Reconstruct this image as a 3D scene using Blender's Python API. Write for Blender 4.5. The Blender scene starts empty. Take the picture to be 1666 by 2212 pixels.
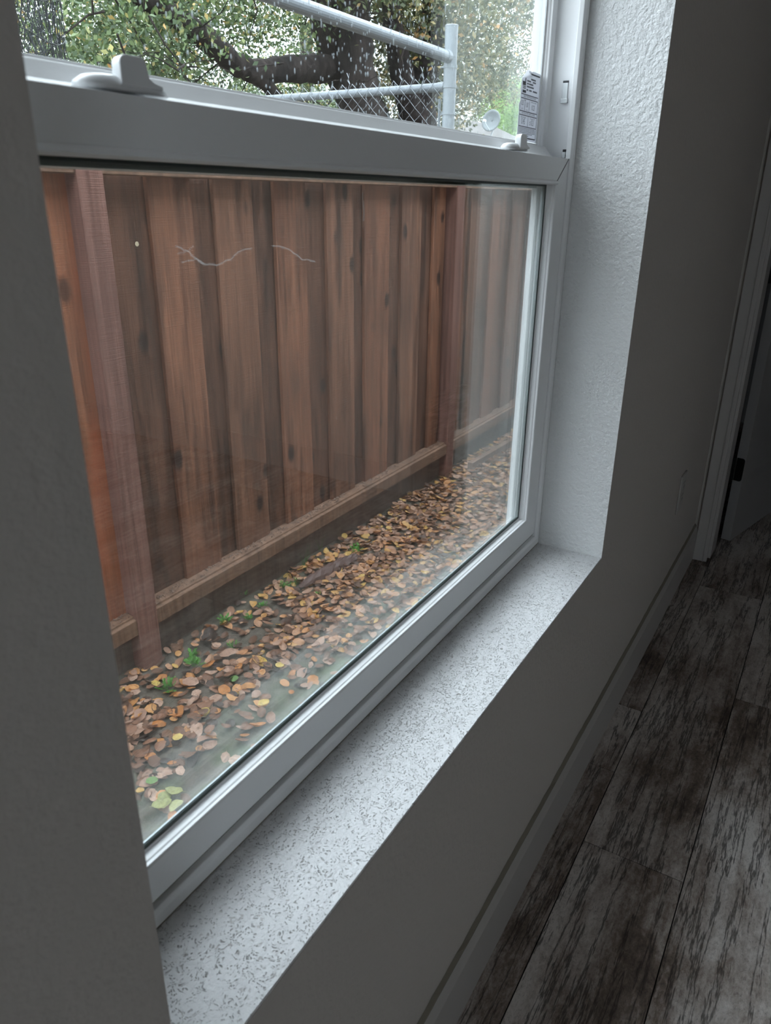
import bpy, math, random
import numpy as np
from mathutils import Vector, Matrix

scene = bpy.context.scene
col = scene.collection
R = random.Random(7)
PI = math.pi

# ------------------------------------------------------------------ camera, world, exposure
EYE = Vector((0.0, -0.32, 1.231))
F_PX = 1621.96
AX = Vector((0.51484709, -0.32562978, 0.79303072))      # wall direction, seen from the camera
AY = Vector((-0.85723462, -0.20527721, 0.47223943))     # outward through the window
AZ = Vector((0.00901591, -0.92294448, -0.3848275))      # up
cam_d = bpy.data.cameras.new('camera')
cam = bpy.data.objects.new('camera', cam_d)
col.objects.link(cam)
right = Vector((AX.x, AY.x, AZ.x))
down = Vector((AX.y, AY.y, AZ.y))
fwd = Vector((AX.z, AY.z, AZ.z))
m = Matrix((right, -down, -fwd)).transposed().to_4x4()
m.translation = EYE
cam.matrix_world = m
cam_d.sensor_fit = 'HORIZONTAL'
cam_d.sensor_width = 36.0
cam_d.lens = 36.0 * F_PX / 1666.0
cam_d.clip_start = 0.02
cam_d.clip_end = 200
cam_d.dof.use_dof = True
cam_d.dof.focus_distance = 2.4
cam_d.dof.aperture_fstop = 17.0
scene.camera = cam

SKY = 9.0
w = bpy.data.worlds.new('overcast')
scene.world = w
w.use_nodes = True
nt = w.node_tree
nt.nodes.clear()
wo = nt.nodes.new('ShaderNodeOutputWorld')
bg = nt.nodes.new('ShaderNodeBackground')
tc = nt.nodes.new('ShaderNodeTexCoord')
sx = nt.nodes.new('ShaderNodeSeparateXYZ')
rp = nt.nodes.new('ShaderNodeValToRGB')
rp.color_ramp.elements[0].position = 0.0
rp.color_ramp.elements[0].color = (0.44, 0.503, 0.555, 1)
rp.color_ramp.elements[1].position = 0.9
rp.color_ramp.elements[1].color = (1.14, 1.275, 1.40, 1)
nt.links.new(tc.outputs['Generated'], sx.inputs[0])
nt.links.new(sx.outputs['Z'], rp.inputs[0])
nt.links.new(rp.outputs[0], bg.inputs['Color'])
bg.inputs['Strength'].default_value = SKY
nt.links.new(bg.outputs[0], wo.inputs[0])

vs = scene.view_settings
vs.view_transform = 'Standard'
vs.look = 'None'
vs.exposure = 0.0
vs.gamma = 1.0
vs.use_curve_mapping = False
cy = scene.cycles
cy.max_bounces = 10
cy.diffuse_bounces = 6
cy.glossy_bounces = 5
cy.transmission_bounces = 6
cy.transparent_max_bounces = 40
cy.caustics_reflective = False
cy.caustics_refractive = False
cy.sample_clamp_indirect = 6.0


def at(px, py, y):
    """the point of the ray through a photo position where it meets the plane y metres out from the camera"""
    c = Vector((px - 833.0, py - 1106.0, F_PX))
    d = Vector((AX.dot(c), AY.dot(c), AZ.dot(c)))
    return EYE + d * (y / d.y)


# ------------------------------------------------------------------ mesh helpers
class MB:
    def __init__(self):
        self.v = []
        self.f = []
        self.mi = []

    def add(self, vs_, fs, mi=0):
        o = len(self.v)
        self.v += [tuple(p) for p in vs_]
        self.f += [tuple(i + o for i in q) for q in fs]
        self.mi += [mi] * len(fs)
        return self

    def box(self, x0, x1, y0, y1, z0, z1, mi=0):
        vs_ = [(x, y, z) for z in (z0, z1) for y in (y0, y1) for x in (x0, x1)]
        fs = [(0, 2, 3, 1), (4, 5, 7, 6), (0, 1, 5, 4), (2, 6, 7, 3), (0, 4, 6, 2), (1, 3, 7, 5)]
        return self.add(vs_, fs, mi)

    def obox(self, c, ax, ay, az, hx, hy, hz, mi=0):
        c = Vector(c)
        vs_ = [c + ax * (hx * i) + ay * (hy * j) + az * (hz * k) for k in (-1, 1) for j in (-1, 1) for i in (-1, 1)]
        fs = [(0, 2, 3, 1), (4, 5, 7, 6), (0, 1, 5, 4), (2, 6, 7, 3), (0, 4, 6, 2), (1, 3, 7, 5)]
        return self.add(vs_, fs, mi)

    def tube(self, pts, rad, n=12, caps=True, mi=0):
        pts = [Vector(p) for p in pts]
        if not hasattr(rad, '__len__'):
            rad = [rad] * len(pts)
        rings = []
        up = None
        for i, p in enumerate(pts):
            t = (pts[min(i + 1, len(pts) - 1)] - pts[max(i - 1, 0)])
            if t.length < 1e-9:
                t = Vector((0, 0, 1))
            t.normalize()
            if up is None:
                up = Vector((0, 0, 1)) if abs(t.z) < 0.9 else Vector((1, 0, 0))
            a = t.cross(up)
            if a.length < 1e-6:
                a = t.cross(Vector((0, 1, 0)))
            a.normalize()
            b = a.cross(t)
            up = b
            rings.append([p + (a * math.cos(2 * PI * k / n) + b * math.sin(2 * PI * k / n)) * rad[i] for k in range(n)])
        vs_ = [q for r in rings for q in r]
        fs = []
        for i in range(len(rings) - 1):
            for k in range(n):
                fs.append((i * n + k, i * n + (k + 1) % n, (i + 1) * n + (k + 1) % n, (i + 1) * n + k))
        if caps:
            fs.append(tuple(range(n - 1, -1, -1)))
            fs.append(tuple((len(rings) - 1) * n + k for k in range(n)))
        return self.add(vs_, fs, mi)

    def prism_x(self, prof, x0, x1, mi=0):
        """profile in (y, z), extruded along x"""
        n = len(prof)
        vs_ = [(x0, y, z) for y, z in prof] + [(x1, y, z) for y, z in prof]
        fs = [(k, (k + 1) % n, n + (k + 1) % n, n + k) for k in range(n)]
        fs += [tuple(range(n - 1, -1, -1)), tuple(n + k for k in range(n))]
        return self.add(vs_, fs, mi)

    def frame(self, x0, x1, z0, z1, prof, mi=0):
        """a mitred frame in the x-z plane: prof is a closed list of (inset, y); inset may be a 4-tuple (left, right, bottom, top)"""
        n = len(prof)
        rings = []
        for ins, y in prof:
            l, r, b, t = ins if hasattr(ins, '__len__') else (ins,) * 4
            rings.append([(x0 + l, y, z0 + b), (x1 - r, y, z0 + b), (x1 - r, y, z1 - t), (x0 + l, y, z1 - t)])
        vs_ = [q for r in rings for q in r]
        fs = []
        for i in range(n):
            j = (i + 1) % n
            for k in range(4):
                fs.append((i * 4 + k, i * 4 + (k + 1) % 4, j * 4 + (k + 1) % 4, j * 4 + k))
        return self.add(vs_, fs, mi)

    def build(self, name, mats, parent=None, smooth=False, bevel=0, seg=2, loc=None):
        me = bpy.data.meshes.new(name)
        off = Vector(loc) if loc is not None else Vector((0, 0, 0))
        base = Vector((0, 0, 0))
        p = parent
        while p is not None:
            base += p.location
            p = p.parent
        sh = off + base
        me.from_pydata([(x - sh.x, y - sh.y, z - sh.z) for x, y, z in self.v], [], self.f)
        if not isinstance(mats, (list, tuple)):
            mats = [mats]
        for mm in mats:
            me.materials.append(mm)
        me.polygons.foreach_set('material_index', self.mi)
        if smooth:
            me.polygons.foreach_set('use_smooth', [True] * len(me.polygons))
        me.update()
        o = bpy.data.objects.new(name, me)
        o.location = off
        col.objects.link(o)
        if parent is not None:
            o.parent = parent
        if bevel:
            b = o.modifiers.new('bevel', 'BEVEL')
            b.width = bevel
            b.segments = seg
            b.limit_method = 'ANGLE'
            b.angle_limit = math.radians(30)
        return o


def thing(name, label, cat, loc=(0, 0, 0), group=None, kind=None):
    o = bpy.data.objects.new(name, None)
    o.empty_display_size = 0.05
    o.location = loc
    col.objects.link(o)
    tag(o, label, cat, group, kind)
    return o


def tag(o, label=None, cat=None, group=None, kind=None):
    if label:
        o['label'] = label
    if cat:
        o['category'] = cat
    if group:
        o['group'] = group
    if kind:
        o['kind'] = kind
    return o


def struct(o, label=None, cat=None):
    o['kind'] = 'structure'
    if label:
        o['label'] = label
    if cat:
        o['category'] = cat
    return o


# ------------------------------------------------------------------ materials
class NM:
    def __init__(self, name):
        self.m = bpy.data.materials.new(name)
        self.m.use_nodes = True
        self.t = self.m.node_tree
        self.t.nodes.clear()
        self.out = self.t.nodes.new('ShaderNodeOutputMaterial')

    def n(self, typ, **kw):
        nd = self.t.nodes.new('ShaderNode' + typ)
        for k, v in kw.items():
            setattr(nd, k, v)
        return nd

    def l(self, a, b):
        self.t.links.new(a, b)

    def val(self, sock, v):
        if hasattr(v, 'is_output') or isinstance(v, bpy.types.NodeSocket):
            self.l(v, sock)
        else:
            sock.default_value = v

    def coords(self, kind='Object', scale=(1, 1, 1), offset=None, rand=False):
        c = self.n('TexCoord').outputs[kind]
        mp = self.n('Mapping')
        mp.inputs['Scale'].default_value = scale
        self.l(c, mp.inputs['Vector'])
        if rand:
            oi = self.n('ObjectInfo')
            mu = self.n('VectorMath', operation='SCALE')
            mu.inputs[0].default_value = (37.0, 53.0, 91.0)
            self.l(oi.outputs['Random'], mu.inputs['Scale'])
            self.l(mu.outputs[0], mp.inputs['Location'])
        if offset:
            mp.inputs['Location'].default_value = offset
        return mp.outputs[0]

    def noise(self, vec, scale, detail=4, rough=0.55, dist=0.0, out='Fac'):
        nd = self.n('TexNoise')
        self.l(vec, nd.inputs['Vector'])
        nd.inputs['Scale'].default_value = scale
        nd.inputs['Detail'].default_value = detail
        nd.inputs['Roughness'].default_value = rough
        nd.inputs['Distortion'].default_value = dist
        return nd.outputs[out]

    def voro(self, vec, scale, feature='F1', out='Distance', rnd=1.0):
        nd = self.n('TexVoronoi', feature=feature)
        self.l(vec, nd.inputs['Vector'])
        nd.inputs['Scale'].default_value = scale
        nd.inputs['Randomness'].default_value = rnd
        return nd.outputs[out]

    def ramp(self, fac, stops, interp='LINEAR'):
        nd = self.n('ValToRGB')
        cr = nd.color_ramp
        cr.interpolation = interp
        while len(cr.elements) < len(stops):
            cr.elements.new(0.5)
        for e, (p, c) in zip(cr.elements, stops):
            e.position = p
            e.color = (c, c, c, 1) if not hasattr(c, '__len__') else (c[0], c[1], c[2], 1)
        self.l(fac, nd.inputs[0])
        return nd.outputs[0]

    def mix(self, a, b, fac, mode='MIX'):
        nd = self.n('Mix', data_type='RGBA', blend_type=mode)
        self.val(nd.inputs[0], fac)
        for s, v in ((nd.inputs[6], a), (nd.inputs[7], b)):
            if isinstance(v, (tuple, list)):
                s.default_value = (v[0], v[1], v[2], 1)
            else:
                self.val(s, v)
        return nd.outputs[2]

    def math(self, op, a, b=0.0, clamp=False):
        nd = self.n('Math', operation=op)
        nd.use_clamp = clamp
        self.val(nd.inputs[0], a)
        self.val(nd.inputs[1], b)
        return nd.outputs[0]

    def bump(self, h, strength=0.5, dist=0.01, normal=None):
        nd = self.n('Bump')
        nd.inputs['Strength'].default_value = strength
        nd.inputs['Distance'].default_value = dist
        self.l(h, nd.inputs['Height'])
        if normal is not None:
            self.l(normal, nd.inputs['Normal'])
        return nd.outputs[0]

    def pbr(self, color, rough=0.6, normal=None, metallic=0.0, spec=0.5):
        b = self.n('BsdfPrincipled')
        if isinstance(color, (tuple, list)):
            b.inputs['Base Color'].default_value = (color[0], color[1], color[2], 1)
        else:
            self.l(color, b.inputs['Base Color'])
        self.val(b.inputs['Roughness'], rough)
        self.val(b.inputs['Metallic'], metallic)
        b.inputs['Specular IOR Level'].default_value = spec
        if normal is not None:
            self.l(normal, b.inputs['Normal'])
        return b

    def done(self, sh):
        self.l(sh.outputs[0] if hasattr(sh, 'outputs') else sh, self.out.inputs['Surface'])
        return self.m


def plain(name, c, rough=0.5, metallic=0.0, spec=0.5):
    k = NM(name)
    return k.done(k.pbr(c, rough, None, metallic, spec))


def m_wall():
    k = NM('painted_wall')
    v = k.coords('Object')
    n1 = k.noise(v, 90, 3, 0.5)
    n2 = k.noise(v, 260, 2, 0.5)
    h = k.math('ADD', k.ramp(n1, [(0.42, 0.0), (0.62, 1.0)]), k.math('MULTIPLY', n2, 0.4))
    nb = k.bump(h, 0.22, 0.002)
    # scuffs
    s = k.coords('Object', (6, 6, 1.2))
    sc = k.noise(s, 3.5, 8, 0.75)
    f = k.ramp(sc, [(0.60, 0.0), (0.72, 0.16)])
    c = k.mix((0.55, 0.515, 0.48), (0.33, 0.30, 0.27), f)
    return k.done(k.pbr(c, 0.72, nb, spec=0.3))


def m_reveal():
    k = NM('textured_reveal_paint')
    v = k.coords('Object')
    wv = k.noise(v, 30, 3, 0.5, out='Color')
    vv = k.mix(v, wv, 0.05)
    n1 = k.noise(v, 120, 4, 0.6)
    n0 = k.noise(v, 45, 3, 0.55)
    h = k.math('ADD', k.ramp(n1, [(0.30, 0.0), (0.75, 1.0)]), k.math('MULTIPLY', n0, 0.9))
    nb = k.bump(h, 0.75, 0.0028)
    c = (0.78, 0.785, 0.78)
    return k.done(k.pbr(c, 0.55, nb, spec=0.35))


def m_sill():
    k = NM('pitted_sill_plaster')
    v = k.coords('Object')
    wv = k.noise(v, 60, 2, 0.5, out='Color')
    vv = k.mix(v, wv, 0.03)
    n1 = k.noise(vv, 150, 3, 0.6, 0.2)
    n2 = k.noise(v, 75, 3, 0.6)
    vo = k.voro(vv, 320)
    pick = k.noise(v, 120, 2, 0.5)
    pit = k.math('MULTIPLY', k.ramp(vo, [(0.18, 1.0), (0.38, 0.0)]), k.ramp(pick, [(0.43, 0.0), (0.53, 1.0)]))
    pit2 = k.ramp(n1, [(0.30, 1.0), (0.37, 0.0)])
    big = k.ramp(k.noise(v, 7, 3, 0.6), [(0.30, 0.45), (0.6, 1.0)])
    dirt = k.math('MULTIPLY', k.math('MAXIMUM', pit, pit2), big)
    h = k.math('ADD', k.math('SUBTRACT', 1.0, pit), k.math('MULTIPLY', k.math('ADD', n2, n1), 0.9))
    nb = k.bump(h, 0.85, 0.0022)
    c = k.mix((0.78, 0.78, 0.785), (0.24, 0.205, 0.185), k.math('MULTIPLY', dirt, 0.68))
    # grime gathered along the foot of the window frame (y close to 0.13)
    sp = k.n('SeparateXYZ')
    k.l(k.n('TexCoord').outputs['Object'], sp.inputs[0])
    edge = k.ramp(sp.outputs['Y'], [(0.112, 0.0), (0.136, 0.8)])
    gr = k.math('MULTIPLY', edge, k.ramp(k.noise(v, 26, 5, 0.7), [(0.35, 0.2), (0.7, 1.0)]))
    c = k.mix(c, (0.20, 0.19, 0.16), k.math('MULTIPLY', gr, 0.7))
    return k.done(k.pbr(c, 0.7, nb, spec=0.3))


def m_vinyl(name='white_vinyl', c=(0.82, 0.825, 0.83), dirt=0.0):
    k = NM(name)
    v = k.coords('Object')
    n = k.noise(v, 40, 5, 0.7)
    cc = k.mix(c, (c[0] * 0.35, c[1] * 0.34, c[2] * 0.30), k.ramp(n, [(0.55, 0.0), (0.75, max(dirt, 0.03))]))
    return k.done(k.pbr(cc, 0.38, spec=0.5))


def m_glass():
    k = NM('window_glass')
    g = k.n('NewGeometry')
    d = k.n('VectorMath', operation='DOT_PRODUCT')
    k.l(g.outputs['Normal'], d.inputs[0])
    k.l(g.outputs['Incoming'], d.inputs[1])
    c = k.math('ABSOLUTE', d.outputs['Value'])
    f = k.math('POWER', k.math('SUBTRACT', 1.0, c), 5.0)
    f = k.math('ADD', k.math('MULTIPLY', f, 0.93), 0.062)
    tr = k.n('BsdfTransparent')
    tr.inputs[0].default_value = (0.970, 0.974, 0.970, 1)
    gl = k.n('BsdfGlossy')
    gl.inputs['Roughness'].default_value = 0.0
    gl.inputs['Color'].default_value = (0.95, 1.0, 0.99, 1)
    mx = k.n('MixShader')
    k.l(f, mx.inputs[0])
    k.l(tr.outputs[0], mx.inputs[1])
    k.l(gl.outputs[0], mx.inputs[2])
    return k.done(mx)


def m_screen():
    k = NM('insect_screen_mesh')
    sp = k.n('SeparateXYZ')
    k.l(k.n('TexCoord').outputs['Object'], sp.inputs[0])
    pitch = 0.0016

    def strands(s):
        fr = k.math('FRACT', k.math('MULTIPLY', s, 1.0 / pitch))
        return k.math('LESS_THAN', fr, 0.17)
    f = k.math('MAXIMUM', strands(sp.outputs['X']), strands(sp.outputs['Z']))
    tr = k.n('BsdfTransparent')
    df = k.pbr((0.10, 0.095, 0.09), 0.7)
    mx = k.n('MixShader')
    k.l(f, mx.inputs[0])
    k.l(tr.outputs[0], mx.inputs[1])
    k.l(df.outputs[0], mx.inputs[2])
    return k.done(mx)


def m_wood(name, dark, light, knots=0.5, stain=0.4, hue=None, grain=1.0):
    """rough sawn fence timber: long grain, knots, dark damp stains, faint saw marks"""
    k = NM(name)
    v = k.coords('Object', (1, 1, 1), rand=True)
    lg = k.coords('Object', (11 * grain, 11 * grain, 0.55), rand=True)
    warp = k.noise(v, 3.0, 2, 0.5, out='Color')
    lgw = k.mix(lg, warp, 0.25)
    g1 = k.noise(lgw, 3.2, 6, 0.65, 0.3)
    g2 = k.noise(k.coords('Object', (60, 60, 1.2), rand=True), 3.0, 3, 0.6)
    gg = k.math('ADD', k.math('MULTIPLY', g1, 0.68), k.math('MULTIPLY', g2, 0.32))
    c = k.mix(dark, light, k.ramp(gg, [(0.36, 0.0), (0.64, 1.0)]))
    if hue:
        bl = k.noise(k.coords('Object', (4, 4, 0.9), rand=True), 1.5, 4, 0.6)
        c = k.mix(c, hue, k.ramp(bl, [(0.45, 0.0), (0.66, 0.8)]))
    st = k.noise(k.coords('Object', (7, 7, 0.8), rand=True), 1.6, 6, 0.7)
    c = k.mix(c, (0.035, 0.026, 0.022), k.ramp(st, [(0.47, 0.0), (0.70, stain)]))
    kv = k.voro(k.mix(k.coords('Object', (7.5, 0.5, 4.2), rand=True), warp, 0.12), 1.0)
    kn = k.ramp(kv, [(0.10, knots), (0.19, 0.0)])
    c = k.mix(c, (0.03, 0.02, 0.018), kn)
    saw = k.noise(k.coords('Object', (3, 3, 150), rand=True), 2.2, 2, 0.5)
    h = k.math('ADD', k.math('MULTIPLY', g2, 0.8), k.math('MULTIPLY', saw, 0.6))
    nb = k.bump(h, 0.45, 0.004)
    return k.done(k.pbr(c, 0.8, nb, spec=0.25))


def m_soil():
    k = NM('damp_soil')
    v = k.coords('Object')
    n1 = k.noise(v, 26, 8, 0.7)
    n2 = k.noise(v, 3.2, 5, 0.6)
    n3 = k.noise(v, 5.5, 4, 0.6)
    c = k.mix((0.075, 0.062, 0.05), (0.21, 0.175, 0.14), k.ramp(n1, [(0.35, 0.0), (0.7, 1.0)]))
    sp = k.n('SeparateXYZ')
    k.l(v, sp.inputs[0])
    # moss grows in the strip near the house wall
    near = k.ramp(k.math('MULTIPLY', sp.outputs['Y'], 0.5), [(0.50, 1.0), (0.66, 0.12)])
    mo = k.math('MULTIPLY', k.ramp(n3, [(0.42, 0.0), (0.60, 1.0)]), near)
    c = k.mix(c, k.mix((0.06, 0.11, 0.035), (0.13, 0.19, 0.07), n1), k.math('MULTIPLY', mo, 0.85))
    h = k.math('ADD', n1, k.math('MULTIPLY', n2, 0.6))
    nb = k.bump(h, 0.8, 0.03)
    return k.done(k.pbr(c, 0.75, nb, spec=0.3))


def m_leaf(name, c1, c2, trans=0.25, veins=True, island=False, ramp=None):
    k = NM(name)
    g = k.n('NewGeometry')
    oi = k.n('ObjectInfo')
    rnd = g.outputs['Random Per Island'] if island else oi.outputs['Random']
    if ramp:
        c = k.ramp(rnd, ramp)
    else:
        c = k.mix(c1, c2, rnd)
    v = k.coords('Object')
    sp = k.noise(v, 120, 3, 0.6)
    c = k.mix(c, (0.05, 0.03, 0.02), k.ramp(sp, [(0.52, 0.0), (0.75, 0.55)]))
    b = k.pbr(c, 0.5, k.bump(sp, 0.3, 0.002), spec=0.35)
    tl = k.n('BsdfTranslucent')
    k.l(c, tl.inputs[0])
    mx = k.n('MixShader')
    mx.inputs[0].default_value = trans
    k.l(b.outputs[0], mx.inputs[1])
    k.l(tl.outputs[0], mx.inputs[2])
    return k.done(mx)


def m_bark():
    k = NM('oak_bark')
    v = k.coords('Object', (1, 1, 0.35))
    n = k.noise(v, 9, 8, 0.75, 0.6)
    vo = k.voro(v, 14)
    h = k.math('ADD', n, vo)
    c = k.mix((0.008, 0.006, 0.006), (0.055, 0.042, 0.038), k.ramp(n, [(0.38, 0.0), (0.66, 1.0)]))
    return k.done(k.pbr(c, 0.85, k.bump(h, 1.0, 0.05), spec=0.2))


def m_galv():
    k = NM('galvanised_steel')
    v = k.coords('Object')
    n = k.noise(v, 60, 5, 0.7)
    st = k.noise(k.coords('Object', (50, 50, 14)), 2.5, 4, 0.7)
    c = k.mix((0.12, 0.137, 0.155), (0.20, 0.222, 0.242), n)
    c = k.mix(c, (0.07, 0.08, 0.085), k.ramp(st, [(0.60, 0.0), (0.68, 0.75)]))
    return k.done(k.pbr(c, 0.45, k.bump(n, 0.1, 0.002), metallic=0.2))


def m_floor():
    k = NM('distressed_grey_plank')
    at_ = k.n('Attribute')
    at_.attribute_name = 'plank'
    at_.attribute_type = 'GEOMETRY'
    tco = k.n('TexCoord').outputs['Object']
    ad = k.n('VectorMath', operation='MULTIPLY_ADD')
    k.l(at_.outputs['Color'], ad.inputs[0])
    ad.inputs[1].default_value = (31.0, 17.0, 23.0)
    k.l(tco, ad.inputs[2])
    base = ad.outputs[0]

    def mp(s):
        q = k.n('Mapping')
        q.inputs['Scale'].default_value = s
        k.l(base, q.inputs['Vector'])
        return q.outputs[0]
    patch = k.noise(mp((1.0, 2.6, 1)), 2.6, 6, 0.68, 0.35)
    streak = k.noise(mp((2.2, 26, 1)), 3.0, 7, 0.72)
    fine = k.noise(mp((22, 42, 1)), 5.0, 5, 0.8)
    crk = k.noise(mp((0.7, 9, 1)), 2.2, 6, 0.7)
    flake = k.noise(mp((10, 18, 1)), 4.5, 8, 0.85, 0.6)
    f = k.math('ADD', k.math('MULTIPLY', patch, 0.62), k.math('MULTIPLY', streak, 0.16))
    f = k.math('ADD', f, k.math('MULTIPLY', flake, 0.30))
    rndp = k.n('SeparateColor')
    k.l(at_.outputs['Color'], rndp.inputs[0])
    f = k.math('ADD', f, k.math('MULTIPLY', rndp.outputs[0], 0.07))
    c = k.ramp(f, [(0.45, (0.075, 0.053, 0.042)), (0.52, (0.21, 0.162, 0.132)), (0.575, (0.39, 0.335, 0.30)), (0.67, (0.68, 0.635, 0.60))])
    c = k.mix(c, (0.02, 0.015, 0.012), k.ramp(crk, [(0.475, 0.0), (0.49, 0.75), (0.505, 0.75), (0.52, 0.0)]))
    c = k.mix(c, (0.04, 0.032, 0.028), k.ramp(fine, [(0.30, 0.6), (0.48, 0.0)]))
    nb = k.bump(k.math('ADD', fine, flake), 0.25, 0.0015)
    return k.done(k.pbr(c, k.ramp(flake, [(0.3, 0.42), (0.7, 0.58)]), nb, spec=0.5))


M = {}
M['wall'] = m_wall()
M['reveal'] = m_reveal()
M['sill'] = m_sill()
M['vinyl'] = m_vinyl()
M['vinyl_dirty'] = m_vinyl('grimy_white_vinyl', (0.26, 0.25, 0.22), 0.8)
M['hardware'] = plain('white_plastic', (0.74, 0.75, 0.76), 0.3)
M['gasket'] = plain('dark_glazing_gasket', (0.045, 0.06, 0.056), 0.5)
M['spacer'] = plain('glazing_spacer', (0.30, 0.34, 0.35), 0.35, 0.6)
M['glass'] = m_glass()
M['screen'] = m_screen()
M['trim'] = plain('satin_trim_paint', (0.45, 0.43, 0.41), 0.5)
M['caulk'] = plain('yellowed_caulk', (0.22, 0.20, 0.16), 0.7)
M['floor'] = m_floor()
M['dark'] = plain('dark_underlay', (0.012, 0.010, 0.009), 0.8)  # dark base under the gaps between floor planks
M['door'] = plain('door_paint', (0.32, 0.31, 0.30), 0.5)
M['black'] = plain('black_metal', (0.012, 0.012, 0.012), 0.45, 0.5)
M['steel'] = plain('zinc_clip', (0.5, 0.51, 0.52), 0.35, 0.8)
M['stucco'] = plain('house_stucco', (0.42, 0.42, 0.41), 0.9)
M['soil'] = m_soil()
M['bark'] = m_bark()
M['galv'] = m_galv()
M['wire'] = plain('galvanised_wire', (0.24, 0.26, 0.28), 0.5, 0.2)
M['oldwire'] = plain('weathered_wire', (0.03, 0.033, 0.038), 0.6, 0.2)
k = NM('sticker_paper')
pb_ = k.pbr((0.84, 0.85, 0.88), 0.5)
tl_ = k.n('BsdfTranslucent')
tl_.inputs[0].default_value = (0.80, 0.81, 0.85, 1)
mx_ = k.n('MixShader')
mx_.inputs[0].default_value = 0.35
k.l(pb_.outputs[0], mx_.inputs[1])
k.l(tl_.outputs[0], mx_.inputs[2])
M['paper'] = k.done(mx_)
M['ink'] = plain('printing_ink', (0.03, 0.03, 0.035), 0.5)
k = NM('spider_silk')
tr_ = k.n('BsdfTransparent')
tl_ = k.n('BsdfTranslucent')
tl_.inputs[0].default_value = (0.8, 0.8, 0.8, 1)
pb_ = k.pbr((0.8, 0.8, 0.8), 0.7)
ad_ = k.n('MixShader')
k.l(tl_.outputs[0], ad_.inputs[1])
k.l(pb_.outputs[0], ad_.inputs[2])
mx_ = k.n('MixShader')
mx_.inputs[0].default_value = 0.14
k.l(tr_.outputs[0], mx_.inputs[1])
k.l(ad_.outputs[0], mx_.inputs[2])
M['web'] = k.done(mx_)

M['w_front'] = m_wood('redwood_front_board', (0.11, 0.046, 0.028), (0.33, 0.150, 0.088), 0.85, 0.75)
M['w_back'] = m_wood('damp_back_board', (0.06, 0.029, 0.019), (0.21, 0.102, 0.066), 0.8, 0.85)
M['w_orange'] = m_wood('orange_board', (0.17, 0.062, 0.034), (0.42, 0.18, 0.10), 0.7, 0.3, (0.42, 0.13, 0.065))
M['w_post'] = m_wood('pinkish_post', (0.13, 0.062, 0.048), (0.28, 0.145, 0.115), 0.1, 0.25, None, 2.0)
M['w_rail'] = m_wood('rail_timber', (0.12, 0.068, 0.045), (0.28, 0.165, 0.11), 0.2, 0.4)
M['w_brown'] = m_wood('greyed_brown_board', (0.10, 0.046, 0.029), (0.28, 0.138, 0.086), 0.85, 0.8)
M['w_dirt'] = m_wood('soil_stained_kickboard', (0.09, 0.062, 0.052), (0.20, 0.145, 0.12), 0.1, 0.3)
M['debris'] = m_leaf('crumbled_debris', (0.10, 0.06, 0.045), (0.24, 0.16, 0.12), 0.0, island=True)
M['w_grey'] = m_wood('grey_slat', (0.10, 0.10, 0.12), (0.24, 0.24, 0.28), 0.1, 0.2)

# ------------------------------------------------------------------ the room
WX0, WX1 = 0.235, 1.384      # window opening
SZ, HZ = 0.572, 1.99         # sill and head height
RD = 0.136                   # depth of the reveal to the window frame
FX = 2.772                   # far wall
CEIL = 2.45
BX, BY = -2.6, -3.6          # back of the room
WT = 0.198

mb = MB()
mb.box(BX - 0.15, WX0, 0.0, WT, -0.0, CEIL)
mb.box(WX1, FX + 0.12, 0.0, WT, 0.0, CEIL)
mb.box(WX0, WX1, 0.0, WT, 0.0, SZ - 0.004)
mb.box(WX0, WX1, 0.0, WT, HZ, CEIL)
ww = mb.build('wall_window', [M['wall'], M['reveal']])
for p in ww.data.polygons:
    c = p.center
    if abs(p.normal.x) > 0.9 and WX0 - 0.01 < c.x < WX1 + 0.01:
        p.material_index = 1
    if abs(p.normal.z) > 0.9 and WX0 < c.x < WX1 and c.z > 1.9:
        p.material_index = 1
struct(ww)

# far wall with the door opening
DJ = -0.073                  # hinge side of the opening
DW = 0.80
DH = 2.05
mb = MB()
mb.box(FX, FX + 0.12, DJ + 0.018, -0.0005, 0.0, CEIL)
mb.box(FX, FX + 0.12, BY, DJ - DW - 0.018, 0.0, CEIL)
mb.box(FX, FX + 0.12, DJ - DW - 0.018, DJ + 0.018, DH + 0.018, CEIL)
struct(mb.build('wall_far', M['wall']))

# near wall with an added, unseen window opening for bounce light, back wall
BOUNCE_W = (-3.3, -1.9, 0.85, 2.05)
mb = MB()
mb.box(BX - 0.15, BX, BY, BOUNCE_W[0], 0, CEIL)
mb.box(BX - 0.15, BX, BOUNCE_W[1], 0, 0, CEIL)
mb.box(BX - 0.15, BX, BOUNCE_W[0], BOUNCE_W[1], 0, BOUNCE_W[2])
mb.box(BX - 0.15, BX, BOUNCE_W[0], BOUNCE_W[1], BOUNCE_W[3], CEIL)
struct(mb.build('wall_near', M['wall']))
mb = MB()
mb.box(BX - 0.15, FX + 0.12, BY - 0.15, BY, 0, CEIL)
struct(mb.build('wall_back', M['wall']))
mb = MB()
mb.box(BX - 0.15, 5.2, BY - 0.15, WT, CEIL, CEIL + 0.12)
struct(mb.build('ceiling', M['wall']))
mb = MB()
t = 0.06
mb.box(BX - 0.1, BX - 0.04, BOUNCE_W[0], BOUNCE_W[0] + t, BOUNCE_W[2], BOUNCE_W[3])
mb.box(BX - 0.1, BX - 0.04, BOUNCE_W[1] - t, BOUNCE_W[1], BOUNCE_W[2], BOUNCE_W[3])
mb.box(BX - 0.1, BX - 0.04, BOUNCE_W[0] + t, BOUNCE_W[1] - t, BOUNCE_W[2], BOUNCE_W[2] + t)
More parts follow.
